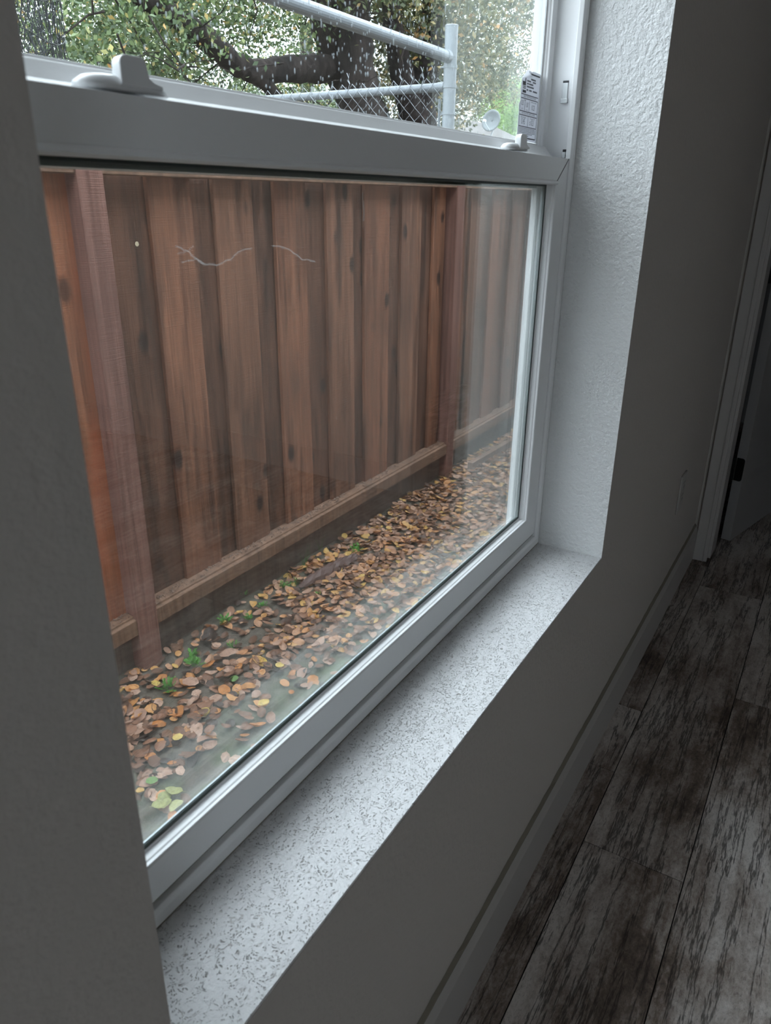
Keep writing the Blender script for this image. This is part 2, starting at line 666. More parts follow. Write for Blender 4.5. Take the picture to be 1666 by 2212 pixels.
mb.box(BX - 0.1, BX - 0.04, BOUNCE_W[0] + t, BOUNCE_W[1] - t, BOUNCE_W[3] - t, BOUNCE_W[3])
mb.box(BX - 0.095, BX - 0.045, BOUNCE_W[0] + t, BOUNCE_W[1] - t, 1.45, 1.5)
struct(mb.build('bounce_window', M['vinyl']))  # unseen window frame, added with its opening to brighten the room

# hallway beyond the door
mb = MB()
HX = 4.9
mb.box(HX, HX + 0.1, BY, WT, -0.1, CEIL)
mb.box(FX + 0.12, HX, 0.12, WT, 0, CEIL)
mb.box(FX + 0.12, HX, -1.75, -1.65, 0, CEIL)
struct(mb.build('wall_hall', plain('hall_paint', (0.25, 0.24, 0.23), 0.8)))

# exterior shell of the house, unseen, put in to block part of the sky
mb = MB()
EXW = 0.05
mb.box(-7.0, WX0 - EXW, WT, WT + 0.02, -0.45, 2.75)
mb.box(WX1 + EXW, 9.0, WT, WT + 0.02, -0.45, 2.75)
mb.box(WX0 - EXW, WX1 + EXW, WT, WT + 0.02, -0.45, SZ - 0.06)
mb.box(WX0 - EXW, WX1 + EXW, WT, WT + 0.02, HZ + EXW, 2.75)
struct(mb.build('wall_exterior', M['stucco']))
mb = MB()
mb.add([(-7.3, 0.46, 2.66), (9.3, 0.46, 2.66), (9.3, -4.5, 4.4), (-7.3, -4.5, 4.4),
        (-7.3, 0.46, 2.56), (9.3, 0.46, 2.56), (9.3, -4.5, 4.28), (-7.3, -4.5, 4.28)],
       [(0, 1, 2, 3), (7, 6, 5, 4), (0, 4, 5, 1), (1, 5, 6, 2), (2, 6, 7, 3), (3, 7, 4, 0)])
struct(mb.build('sky_blocking_eave', M['stucco']))  # unseen eave, its overhang sized for the sky light let through

# floor of separate planks in one surface
mb = MB()
attr = []
PW, PL, GAP = 0.200, 1.318, 0.0011
rows = []
yy = -0.075
y_hi = [-0.0150 + 0.0, -0.075]
R2 = random.Random(3)
ri = 0
edges = [0.125, -0.075]
while edges[-1] > BY:
    edges.append(edges[-1] - PW)
known = {0: [0.415, 1.469, 1.733, 2.72], 1: [1.231 - PL, 1.231, 2.552], 2: [1.923 - PL, 1.923, 1.923 + PL]}
for i in range(len(edges) - 1):
    ya, yb = edges[i + 1], edges[i]
    if i in known:
        js = list(known[i])
    else:
        js = [R2.uniform(-0.6, 0.6)]
    while js[0] > BX - PL:
        js.insert(0, js[0] - PL)
    while js[-1] < HX:
        js.append(js[-1] + PL)
    for a, b in zip(js[:-1], js[1:]):
        a2, b2 = max(a, BX), min(b, HX)
        if b2 - a2 < 0.01:
            continue
        g = GAP
        mb.box(a2 + g, b2 - g, ya + g, yb - g, -0.012, 0.0)
        cc = (R2.random(), R2.random(), R2.random(), 1)
        attr += [cc] * 8
fl_v = len(mb.v)
mb.box(BX - 0.1, HX + 0.05, BY - 0.1, 0.125, -0.03, -0.0035, 1)
attr += [(0, 0, 0, 1)] * 8
fo = mb.build('floor', [M['floor'], M['dark']])
ca = fo.data.color_attributes.new('plank', 'FLOAT_COLOR', 'POINT')
ca.data.foreach_set('color', [c for q in attr for c in q])
struct(fo)

# baseboard along the window wall, with its caulked ledge
mb = MB()
BT, BHt = -0.0145, 0.128
mb.prism_x([(0.0, 0.0), (BT, 0.0), (BT, BHt - 0.014), (BT + 0.004, BHt - 0.008), (BT + 0.0095, BHt), (0.0, BHt)], BX, FX - 0.0005)
bb = mb.build('baseboard_window', M['trim'])
struct(bb)
# uneven bead of caulk on the top of the baseboard
n = 260
mb = MB()
vs_, fs = [], []
RC = random.Random(11)
a1 = [RC.uniform(-1, 1) for _ in range(n + 1)]
for i in range(n + 1):
    x = BX + (FX - BX) * i / n
    j = 0.0015 * math.sin(i * 0.37) + 0.0012 * math.sin(i * 1.9 + 1) + 0.0007 * a1[i]
    vs_ += [(x, -0.0003, BHt + 0.009 + j), (x, -0.006 + j * 0.4, BHt + 0.0015 + abs(j) * 0.5), (x, -0.006, BHt - 0.002), (x, 0.001, BHt - 0.002)]
for i in range(n):
    for k_ in range(4):
        fs.append((i * 4 + k_, (i + 1) * 4 + k_, (i + 1) * 4 + (k_ + 1) % 4, i * 4 + (k_ + 1) % 4))
mb.add(vs_, fs)
struct(mb.build('trim_caulk', M['caulk']))

mb = MB()
mb.box(BX, FX, BY, BY + 0.014, 0, 0.13)
struct(mb.build('baseboard_back', M['trim'], bevel=0.003))
mb = MB()
mb.box(FX - 0.014, FX, BY + 0.014, DJ - DW - 0.075, 0, 0.13)
struct(mb.build('baseboard_far', M['trim'], bevel=0.003))

# door casing, jamb, door
mb = MB()
prof = [(DJ + 0.009, 0), (DJ + 0.060, 0)]
CT = 0.016
mb.box(FX - CT, FX, DJ + 0.010, DJ + 0.0585, 0.0, DH + 0.01)
mb.box(FX - CT, FX, DJ - DW - 0.06, DJ - DW - 0.01, 0.0, DH + 0.01)
mb.box(FX - CT, FX, DJ - DW - 0.06, DJ + 0.0585, DH + 0.01, DH + 0.062)
mb.box(FX - CT - 0.004, FX - CT, DJ + 0.021, DJ + 0.025, 0.0, DH + 0.01)
struct(mb.build('trim_door', M['trim'], bevel=0.002))
mb = MB()
mb.box(FX - 0.002, FX + 0.124, DJ, DJ + 0.018, 0.012, DH)
mb.box(FX - 0.002, FX + 0.124, DJ - DW - 0.018, DJ - DW, 0.0, DH)
mb.box(FX - 0.002, FX + 0.124, DJ - DW, DJ, DH, DH + 0.018)
struct(mb.build('door_frame', M['trim'], bevel=0.0015))

droot = thing('door_1', 'white panelled interior door standing open into the dark hall', 'door', (2.992, -0.0775, 0.0), kind='structure')
P0 = Vector((2.992, -0.0775, 0.0))
ey = Vector((-0.0069, -0.0299, 0)).normalized()        # across the thickness
ex = Vector((0.42605, -0.1083, 0)).normalized()        # along the door
ex = (ex - ey * ex.dot(ey)).normalized() if False else ex
ez = Vector((0, 0, 1))
DL, DT, DZ0, DZ1 = 0.76, 0.035, 0.010, 2.035
nrm = Vector((ex.y, -ex.x, 0)).normalized()            # face turned to the room
if nrm.dot(Vector((-0.2, -1, 0))) < 0:
    nrm = -nrm


def dpt(u, v, z):
    return P0 + ex * u + nrm * v + ez * z


mb = MB()


def dbox(u0, u1, v0, v1, z0, z1):
    vs2 = [dpt(u, v, z) for z in (z0, z1) for v in (v0, v1) for u in (u0, u1)]
    mb.add(vs2, [(0, 1, 3, 2), (4, 6, 7, 5), (0, 4, 5, 1), (2, 3, 7, 6), (0, 2, 6, 4), (1, 5, 7, 3)])


st = 0.115
dbox(0, st, 0, DT, DZ0, DZ1)
dbox(DL - st, DL, 0, DT, DZ0, DZ1)
for a, b in ((DZ0, 0.24), (0.92, 1.06), (1.90, DZ1)):
    dbox(st, DL - st, 0, DT, a, b)
for a, b in ((0.24, 0.92), (1.06, 1.90)):
    dbox(st, DL - st, 0.008, DT - 0.010, a, b)
    q = 0.03
    vs2 = [dpt(u, v, z) for (u, z, v) in [(st, a, DT), (DL - st, a, DT), (DL - st, b, DT), (st, b, DT),
                                          (st + q, a + q, DT - 0.010), (DL - st - q, a + q, DT - 0.010), (DL - st - q, b - q, DT - 0.010), (st + q, b - q, DT - 0.010)]]
    mb.add(vs2, [(0, 1, 5, 4), (1, 2, 6, 5), (2, 3, 7, 6), (3, 0, 4, 7)])
mb.build('door_leaf', M['door'], droot)
for hz in (0.30, 1.02, 1.78):
    mb = MB()
    c0 = dpt(-0.0012, 0.018, hz)
    pr = []
    hw, hh, r = 0.0145, 0.045, 0.010
    for cx, cz, a0 in ((hw - r, hh - r, 0), (-hw, hh - 0.0005, PI / 2), (-hw, -hh + 0.0005, PI), (hw - r, -hh + r, 1.5 * PI)):
        if cx < 0:
            pr.append((cx, cz))
        else:
            for s in range(5):
                a = a0 + s * PI / 8
                pr.append((cx + r * math.cos(a), cz + r * math.sin(a)))
    n_ = len(pr)
    vs2 = [c0 + nrm * p[0] + ez * p[1] for p in pr] + [c0 + nrm * p[0] + ez * p[1] - ex * 0.002 for p in pr]
    mb.add(vs2, [tuple(range(n_)), tuple(range(2 * n_ - 1, n_ - 1, -1))] + [(k_, (k_ + 1) % n_, n_ + (k_ + 1) % n_, n_ + k_) for k_ in range(n_)])
    kc = dpt(-0.006, -0.004, hz)
    mb.tube([kc - ez * hh, kc + ez * hh], 0.006, 10)
    # leaf on the jamb side
    mb.obox(dpt(-0.018, -0.006, hz), ex, nrm, ez, 0.014, 0.001, hh)
    h = mb.build('hinge', M['black'], droot)
    tag(h, 'black door hinge with rounded corners')
mb = MB()
kc = dpt(DL - 0.06, DT, 0.96)
mb.tube([kc, kc + nrm * 0.008], 0.03, 20)
mb.tube([kc, kc + nrm * 0.045], 0.01, 12)
mb.tube([kc + nrm * 0.036, kc + nrm * 0.045, kc + nrm * 0.062, kc + nrm * 0.068], [0.014, 0.025, 0.024, 0.012], 20)
mb.build('door_knob', M['black'], droot, smooth=False)

# wall outlet
oc = at(1470, 1063, 0.32)
ot = thing('wall_outlet', 'white outlet cover plate low on the wall beside the door casing', 'outlet', (oc.x, -0.001, oc.z))
mb = MB()
mb.box(oc.x - 0.037, oc.x + 0.037, -0.0062, -0.0002, oc.z - 0.061, oc.z + 0.061)
mb.build('cover_plate', M['trim'], ot, bevel=0.003, seg=3)
for s in (-1, 1):
    mb = MB()
    mb.box(oc.x - 0.0165, oc.x + 0.0165, -0.0078, -0.0055, oc.z + s * 0.020 - 0.0135, oc.z + s * 0.020 + 0.0135)
    q = mb.build('socket', M['trim'], ot, bevel=0.001)
    mb = MB()
    for dx in (-0.006, 0.006):
        mb.box(oc.x + dx - 0.0012, oc.x + dx + 0.0012, -0.0081, -0.0076, oc.z + s * 0.020 - 0.003, oc.z + s * 0.020 + 0.006)
    mb.build('slot', M['ink'], q)

# ------------------------------------------------------------------ the window
win = thing('window_1', 'white single hung vinyl window set deep in the plastered reveal', 'window', (WX0, RD, SZ), kind='structure')
# sill plaster
mb = MB()
mb.box(WX0 + 0.0003, WX1 - 0.0003, 0.0006, RD + 0.02, SZ - 0.0045, SZ)
s_ = mb.build('window_sill', M['sill'], win)
# plaster texture uses object coordinates: keep them in wall space
s_.location = (-WX0, -RD, -SZ)
for v_ in s_.data.vertices:
    v_.co += Vector((WX0, RD, SZ))

FW = 0.030      # visible height of the outer frame at the foot
FS = 0.024      # and its width at the sides
FT = 0.012      # the jamb track behind is let in deeper
y0 = RD
mb = MB()
ftop = HZ
# outer frame: front strip with rounded inner lip, then the jamb track running outward
mb.frame(WX0, WX1, SZ, ftop, [(0.0, y0), (0.003, y0 - 0.004), (0.018, y0 - 0.005), (0.0235, y0 - 0.002), ((0.024, 0.024, 0.0255, 0.0255), y0 + 0.004),
                              ((0.0240, 0.0240, 0.0275, 0.0275), y0 + 0.005), ((0.0238, 0.0238, 0.0285, 0.0285), y0 + 0.006), ((FT, FT, FW, FW), y0 + 0.008), ((FT, FT, 0.016, FW), y0 + 0.034), ((FT, FT, 0.014, FW), y0 + 0.050), ((FT, FT, 0.013, FW), y0 + 0.052), ((FT, FT, 0.008, 0.026), y0 + 0.053), ((FT, FT, 0.006, 0.026), y0 + 0.056), ((0.004, 0.004, 0.002, 0.004), y0 + 0.058), ((0.004, 0.004, 0.0, 0.004), WT + 0.004), (0.0, WT + 0.004)])
mb.build('window_frame', M['vinyl'], win, bevel=0.0008)
# grimy groove between frame and sash at the bottom
mb = MB()
mb.box(WX0 + FS - 0.001, WX1 - FS + 0.001, y0 + 0.0035, y0 + 0.03, SZ + 0.0185, SZ + FW + 0.0008)
mb.build('sill_track', M['vinyl_dirty'], win)
mb = MB()
for i in range(1):
    mb.tube([(WX0, y0 - 0.002, SZ + 0.001), (WX1, y0 - 0.002, SZ + 0.001)], 0.0016, 6)
    mb.tube([(WX1 - 0.0005, y0 - 0.002, SZ), (WX1 - 0.0005, y0 - 0.002, HZ)], 0.0012, 6)
mb.build('caulk_line', M['caulk'], win)

# lower sash
LX0, LX1 = WX0 + FS + 0.0015, WX1 - FS - 0.0015
LZ0 = SZ + FW + 0.002
LZ1 = 1.231 + 0.065
yl = y0 - 0.0005
gy1, gy2 = yl + 0.017, yl + 0.031
SW = 0.047
SS = 0.052       # side stiles of the lower sash
TR = 0.037      # visible height of the top rail


def sash(x0, x1, z0, z1, yf, gl1, gl2, sw, top, bot, depth):
    o = MB()
    i0 = (0, 0, 0, 0)
    a = (sw - 0.004, sw - 0.004, bot - 0.004, top - 0.004)
    b = (sw - 0.001, sw - 0.001, bot - 0.001, top - 0.001)
    c = (sw, sw, bot, top)
    d = (sw + 0.003, sw + 0.003, bot + 0.003, top + 0.003)
    side = 0.040 if sw > 0.03 else 0.007
    o1 = (sw - side, sw - side, max(bot - 0.024, 0.006), top - 0.004)
    prof_ = [(i0, yf), (a, yf), (b, yf + 0.001), (b, yf + 0.005), (c, yf + 0.006), (c, gl1 - 0.003), (d, gl1 - 0.0022), (d, gl1 - 0.0006), (o1, gl1 - 0.0002), (o1, yf + depth), (i0, yf + depth)]
    o.frame(x0, x1, z0, z1, prof_)
    return o


low = sash(LX0, LX1, LZ0, LZ1, yl, gy1, gy2, SS, TR, SW, 0.040).build('lower_sash', M['vinyl'], win, bevel=0.0007)
GI = 0.003
mb = MB()
gx0, gx1, gz0, gz1 = LX0 + SS - 0.038, LX1 - SS + 0.038, LZ0 + SW - 0.022, LZ1 - TR + 0.003
for gy in (gy1, gy2):
    mb.add([(gx0, gy, gz0), (gx1, gy, gz0), (gx1, gy, gz1), (gx0, gy, gz1)], [(0, 1, 2, 3)])
    mb.add([(gx0, gy + 0.003, gz0), (gx1, gy + 0.003, gz0), (gx1, gy + 0.003, gz1), (gx0, gy + 0.003, gz1)], [(3, 2, 1, 0)])
pane = mb.build('glass_pane', M['glass'], low)
gx0, gx1, gz0, gz1 = LX0 + SS, LX1 - SS, LZ0 + SW, LZ1 - TR
mb = MB()
mb.frame(gx0 - 0.001, gx1 + 0.001, gz0 - 0.001, gz1 + 0.001, [(0.0, gy1 - 0.0022), (0.0072, gy1 - 0.0012), (0.0076, gy1 - 0.0004), (0.0, gy1 - 0.0004)])
mb.build('gasket', M['gasket'], low)
mb = MB()
mb.frame(gx0, gx1, gz0, gz1, [(-0.004, gy1 + 0.0035), (0.0045, gy1 + 0.0035), (0.0045, gy1 + 0.0055), (-0.004, gy1 + 0.0055)])
mb.build('spacer', M['spacer'], low)
# mitre line at the corner of the meeting rail, a finger lip along its lower edge
mb = MB()
mb.obox((LX1 - SS / 2, yl - 0.0002, LZ1 - TR / 2), Vector((SS, 0, TR)).normalized(), Vector((0, 1, 0)), Vector((-TR, 0, SS)).normalized(), math.hypot(SS, TR) / 2, 0.0004, 0.0006)
mb.box(LX1 - 0.0004, LX1 + 0.0016, yl + 0.001, yl + 0.012, LZ0, LZ1)
mb.box(LX0, LX1, yl + 0.0012, yl + 0.012, LZ0 - 0.0018, LZ0 + 0.0003)
mb.build('seam', M['gasket'], low)
mb = MB()
mb.prism_x([(yl + 0.001, LZ1 - TR + 0.003), (yl - 0.003, LZ1 - TR + 0.001), (yl - 0.004, LZ1 - TR - 0.002), (yl, LZ1 - TR - 0.004), (yl + 0.010, LZ1 - TR - 0.004), (yl + 0.010, LZ1 - TR + 0.003)], LX0 + 0.02, LX1 - SS + 0.003)
mb.build('finger_lip', M['vinyl'], low, bevel=0.0008)

mb = MB()
mb.prism_x([(y0 + 0.020, LZ1 - 0.001), (y0 + 0.0215, LZ1 + 0.0006), (y0 + 0.0315, LZ1 + 0.0065), (y0 + 0.0425, LZ1 + 0.0195), (y0 + 0.0450, LZ1 + 0.0198), (y0 + 0.0455, LZ1 - 0.001)], WX0 + FS + 0.012, WX1 - FS - 0.004)
mb.build('sloped_ledge', M['vinyl'], low, bevel=0.0006)

# upper sash
ys = y0 + 0.046
UZ0 = LZ1 - 0.046
ux0, ux1 = WX0 + FT, WX1 - FT
USW = 0.018
ug1, ug2 = ys + 0.013, ys + 0.025
up = sash(ux0, ux1, UZ0, HZ - FW, ys, ug1, ug2, USW, 0.03, 0.067, 0.036).build('upper_sash', M['vinyl'], win, bevel=0.0007)
mb = MB()
hx0, hx1, hz0, hz1 = ux0 + USW - 0.0065, ux1 - USW + 0.0065, UZ0 + 0.045, HZ - FW - 0.027
for gy in (ug1, ug2):
    mb.add([(hx0, gy, hz0), (hx1, gy, hz0), (hx1, gy, hz1), (hx0, gy, hz1)], [(0, 1, 2, 3)])
    mb.add([(hx0, gy + 0.003, hz0), (hx1, gy + 0.003, hz0), (hx1, gy + 0.003, hz1), (hx0, gy + 0.003, hz1)], [(3, 2, 1, 0)])
upane = mb.build('glass_pane', M['glass'], up)
hx0, hx1, hz0, hz1 = ux0 + USW, ux1 - USW, UZ0 + 0.067, HZ - FW - 0.03
mb = MB()
mb.box(ux0 + 0.002, ux1 - 0.002, ys - 0.0012, ys + 0.0002, UZ0 + 0.0004, UZ0 + 0.036)
mb.build('front_strip', plain('dark_green_grey', (0.07, 0.095, 0.085), 0.6), up)  # dark green-grey strip across the foot of the upper sash front
mb = MB()
mb.frame(hx0 - 0.001, hx1 + 0.001, hz0 - 0.001, hz1 + 0.001, [(0.0, ug1 - 0.002), (0.004, ug1 - 0.0008), (0.004, ug1 - 0.0004), (0.0, ug1 - 0.0004)])
mb.build('gasket', M['spacer'], up)

# insect screen outside the lower half
sy = WT - 0.0135
mb = MB()
sx0, sx1, sz0, sz1 = WX0 + 0.026, WX1 - 0.026, SZ - 0.002, 1.231 + 0.050
mb.frame(sx0, sx1, sz0, sz1, [(0.0, sy - 0.006), (0.007, sy - 0.006), (0.008, sy - 0.003), (0.010, sy - 0.003), (0.011, sy - 0.006), (0.020, sy - 0.005), (0.020, sy + 0.005), (0.0, sy + 0.005)])
sc_ = mb.build('screen_frame', M['vinyl'], win)
mb = MB()
mb.add([(sx0 + 0.015, sy, sz0 + 0.015), (sx1 - 0.015, sy, sz0 + 0.015), (sx1 - 0.015, sy, sz1 - 0.015), (sx0 + 0.015, sy, sz1 - 0.015)], [(0, 1, 2, 3)])
mb.build('screen_mesh', M['screen'], sc_)

# sash locks on the meeting rail


def sash_lock(x, flip=1):
    root = bpy.data.objects.new('sash_lock', None)
    root.empty_display_size = 0.02
    zt = LZ1 + 0.0022
    root.location = Vector((x, yl + 0.012, zt)) - win.location - Vector((0, 0, 0))
    root.parent = win
    col.objects.link(root)
    o = MB()
    # tapering boat-shaped base
    n_ = 24
    levels = [(0.0, 1.0), (0.004, 0.97), (0.008, 0.80), (0.0095, 0.60)]
    vs3 = []
    for zz, sc in levels:
        for i in range(n_):
            a = 2 * PI * i / n_
            xx = math.copysign(abs(math.cos(a)) ** 0.9, math.cos(a)) * 0.040 * sc
            yy_ = math.copysign(abs(math.sin(a)) ** 0.75, math.sin(a)) * 0.013 * sc
            vs3.append((x + xx, yl + 0.0135 + yy_, zt + zz))
    fs3 = []
    for l_ in range(len(levels) - 1):
        for i in range(n_):
            fs3.append((l_ * n_ + i, l_ * n_ + (i + 1) % n_, (l_ + 1) * n_ + (i + 1) % n_, (l_ + 1) * n_ + i))
    fs3.append(tuple(range(n_ - 1, -1, -1)))
    fs3.append(tuple((len(levels) - 1) * n_ + i for i in range(n_)))
    o.add(vs3, fs3)
    o.build('lock_base', M['hardware'], root, smooth=True)
    # cam lever: rounded upright tab with a sweeping tail
    o = MB()
    pr_ = [(-0.012, 0.004), (-0.012, 0.014)]
    for s in range(7):
        a = PI - s * PI / 2 / 6
        pr_.append((-0.006 + 0.006 * math.cos(a), 0.016 + 0.006 * math.sin(a)))
    for s in range(7):
        a = PI / 2 - s * PI / 2 / 6 * 0.8
        pr_.append((0.007 + 0.005 * math.cos(a), 0.017 + 0.005 * math.sin(a)))
    pr_ += [(0.0135, 0.010), (0.018, 0.0075), (0.026, 0.006), (0.026, 0.003), (-0.012, 0.003)]
    n2_ = len(pr_)
    vs3 = [(x + a, yl - 0.0005, zt + b) for a, b in pr_] + [(x + a * 0.95, yl + 0.009, zt + b * 0.95) for a, b in pr_]
    o.add(vs3, [tuple(range(n2_)), tuple(range(2 * n2_ - 1, n2_ - 1, -1))] + [(k_, n2_ + k_, n2_ + (k_ + 1) % n2_, (k_ + 1) % n2_) for k_ in range(n2_)])
    o.build('lever', M['hardware'], root, bevel=0.0018, seg=3)
    return root


sash_lock(WX0 + 0.185)
sash_lock(WX1 - 0.235)

# balance clips in the right-hand track
mb = MB()
tx = WX1 - FT
zc = 1.231 + 0.168
mb.box(tx - 0.0008, tx + 0.001, y0 + 0.016, y0 + 0.026, zc + 0.012, zc + 0.0155, 1)
mb.box(tx - 0.0022, tx + 0.001, y0 + 0.0165, y0 + 0.0255, zc - 0.012, zc + 0.0120, 0)
mb.box(tx - 0.004, tx + 0.001, y0 + 0.015, y0 + 0.027, zc - 0.018, zc - 0.011, 0)
mb.build('balance_clip', [M['steel'], M['ink']], win, bevel=0.0005)
mb = MB()
zc = 1.231 + 0.072
mb.box(tx - 0.0030, tx + 0.001, y0 + 0.006, y0 + 0.013, zc, zc + 0.0045, 0)
mb.box(tx - 0.0012, tx + 0.001, y0 + 0.005, y0 + 0.016, zc + 0.0045, zc + 0.0085, 1)
mb.box(tx - 0.0045, tx + 0.001, y0 + 0.010, y0 + 0.016, zc - 0.005, zc + 0.0045, 0)
mb.build('balance_clip', [M['steel'], M['ink']], win, bevel=0.0004)

# ------------------------------------------------------------------ rating sticker on the upper glass
SX0, SX1, SZ0, SZ1 = 1.2660, 1.3510, 1.231 + 0.090, 1.231 + 0.192
syy = ug1 - 0.0006
stk = thing('rating_sticker', 'white performance rating sticker with a curled corner on the upper glass', 'sticker', (SX0, syy, SZ0))
mb = MB()
sw_, sh_ = SX1 - SX0, SZ1 - SZ0
outl = [(0.06, 0.0), (1.0, 0.0), (1.0, 0.98), (0.985, 1.0), (0.60, 1.0), (0.56, 0.985), (0.34, 1.0), (0.06, 0.86), (0.04, 0.62), (0.06, 0.56), (0.0, 0.50), (0.0, 0.44), (0.02, 0.41), (0.0, 0.05), (0.02, 0.01)]
vs_ = [(SX0 + u * sw_, syy, SZ0 + v * sh_) for u, v in outl]
n_ = len(outl)
vs_ += [(x, y + 0.0003, z) for x, y, z in vs_]
mb.add(vs_, [tuple(range(n_)), tuple(range(2 * n_ - 1, n_ - 1, -1))] + [(k_, n_ + k_, n_ + (k_ + 1) % n_, (k_ + 1) % n_) for k_ in range(n_)])
mb.build('paper', M['paper'], stk)
mb = MB()
A = Vector((SX0 + 0.06 * sw_, syy - 0.0002, SZ0 + 0.86 * sh_))
B = Vector((SX0 + 0.34 * sw_, syy - 0.0002, SZ0 + 1.0 * sh_))
T1 = Vector((SX0 + 0.22 * sw_, syy - 0.010, SZ0 + 1.03 * sh_))
T2 = Vector((SX0 + 0.40 * sw_, syy - 0.007, SZ0 + 0.90 * sh_))
mid = (A + B) / 2 + Vector((0, -0.006, 0.002))
mb.add([A, B, T1, T2, mid], [(0, 4, 2), (2, 4, 1), (0, 3, 4), (3, 1, 4)])
mb.build('curled_corner', M['paper'], stk)

ink = MB()


def sline(u0, u1, v, th=0.012):
    ink.box(SX0 + u0 * sw_, SX0 + u1 * sw_, syy - 0.00025, syy - 0.0001, SZ0 + (v - th / 2) * sh_, SZ0 + (v + th / 2) * sh_)


def vline(u, v0, v1, th=0.010):
    ink.box(SX0 + (u - th / 2) * sw_, SX0 + (u + th / 2) * sw_, syy - 0.00025, syy - 0.0001, SZ0 + v0 * sh_, SZ0 + v1 * sh_)


sline(0.40, 0.97, 0.955, 0.020)
sline(0.08, 0.95, 0.655)
sline(0.08, 0.95, 0.600)
sline(0.05, 0.95, 0.420)
sline(0.05, 0.95, 0.365)
sline(0.04, 0.95, 0.205)
sline(0.04, 0.95, 0.045, 0.018)
vline(0.045, 0.045, 0.55)
vline(0.955, 0.045, 0.60)
vline(0.29, 0.43, 0.58)
vline(0.52, 0.43, 0.58)
vline(0.50, 0.215, 0.355)
RS = random.Random(5)
for r_, v in enumerate((0.183, 0.163, 0.143, 0.123, 0.103)):
    u = 0.08
    while u < (0.90 if r_ < 4 else 0.72):
        l_ = RS.uniform(0.03, 0.09)
        sline(u, min(u + l_, 0.92), v, 0.008)
        u += l_ + 0.012
sline(0.45, 0.58, 0.078, 0.006)
# certification mark: dark block with a light ring, left of the product lines
ink.box(SX0 + 0.12 * sw_, SX0 + 0.27 * sw_, syy - 0.00025, syy - 0.0001, SZ0 + 0.775 * sh_, SZ0 + 0.83 * sh_)
ink.box(SX0 + 0.235 * sw_, SX0 + 0.27 * sw_, syy - 0.00025, syy - 0.0001, SZ0 + 0.83 * sh_, SZ0 + 0.885 * sh_)
ink.box(SX0 + 0.13 * sw_, SX0 + 0.30 * sw_, syy - 0.00025, syy - 0.0001, SZ0 + 0.675 * sh_, SZ0 + 0.712 * sh_)
for v in (0.76, 0.738):
    sline(0.14, 0.28, v, 0.012)
for v, segs in ((0.885, [(0.52, 0.78)]), (0.850, [(0.33, 0.52), (0.62, 0.78)]), (0.812, [(0.33, 0.40), (0.43, 0.66)]), (0.772, [(0.33, 0.70)]), (0.725, [(0.33, 0.42), (0.46, 0.60), (0.66, 0.88)])):
    for a, b in segs:
        u = a
        while u < b - 0.01:
            ink.box(SX0 + u * sw_, SX0 + (u + 0.018) * sw_, syy - 0.00025, syy - 0.0001, SZ0 + (v - 0.011) * sh_, SZ0 + (v + 0.011) * sh_)
            u += 0.028
ink.build('ruled_print', M['ink'], stk)


def text(s, u, v, size, parent, xs=0.8):
    cu = bpy.data.curves.new('lettering', 'FONT')
    cu.body = s
    cu.size = size
    cu.align_x = 'CENTER'
    cu.align_y = 'CENTER'
    o = bpy.data.objects.new('tmp', cu)
    col.objects.link(o)
    dg = bpy.context.evaluated_depsgraph_get()
    me = bpy.data.meshes.new_from_object(o.evaluated_get(dg))
    bpy.data.objects.remove(o)
    vv = [(SX0 + u * sw_ + p.co.x * xs, syy - 0.0002, SZ0 + v * sh_ + p.co.y) for p in me.vertices]
    ff = [tuple(p.vertices) for p in me.polygons]
    return vv, ff


ltr = MB()
for s, u, v, size, xs in [
        ('0.33', 0.165, 0.530, 0.0098, 0.62), ('1.87', 0.405, 0.515, 0.0098, 0.62), ('0.23', 0.73, 0.495, 0.0105, 0.75),
        ('0.45', 0.26, 0.275, 0.0120, 0.75), ('≤ 0.3', 0.70, 0.275, 0.0115, 0.75),
        ('ENERGY PERFORMANCE RATINGS', 0.52, 0.628, 0.0042, 0.85),
        ('ADDITIONAL PERFORMANCE RATINGS', 0.50, 0.393, 0.0042, 0.80),
        ('U-Factor', 0.28, 0.580, 0.0036, 0.8), ('Solar Heat Gain Coefficient', 0.74, 0.573, 0.0032, 0.75),
        ('(U.S./I-P)', 0.165, 0.452, 0.0028, 0.8), ('(Metric/SI)', 0.405, 0.445, 0.0028, 0.8),
        ('Visible Transmittance', 0.27, 0.337, 0.0036, 0.75), ('Air Leakage (U.S./I-P)', 0.73, 0.337, 0.0036, 0.72)]:
    vv, ff = text(s, u, v, size, stk, xs)
    ltr.add(vv, ff)
ltr.build('lettering', M['ink'], stk)

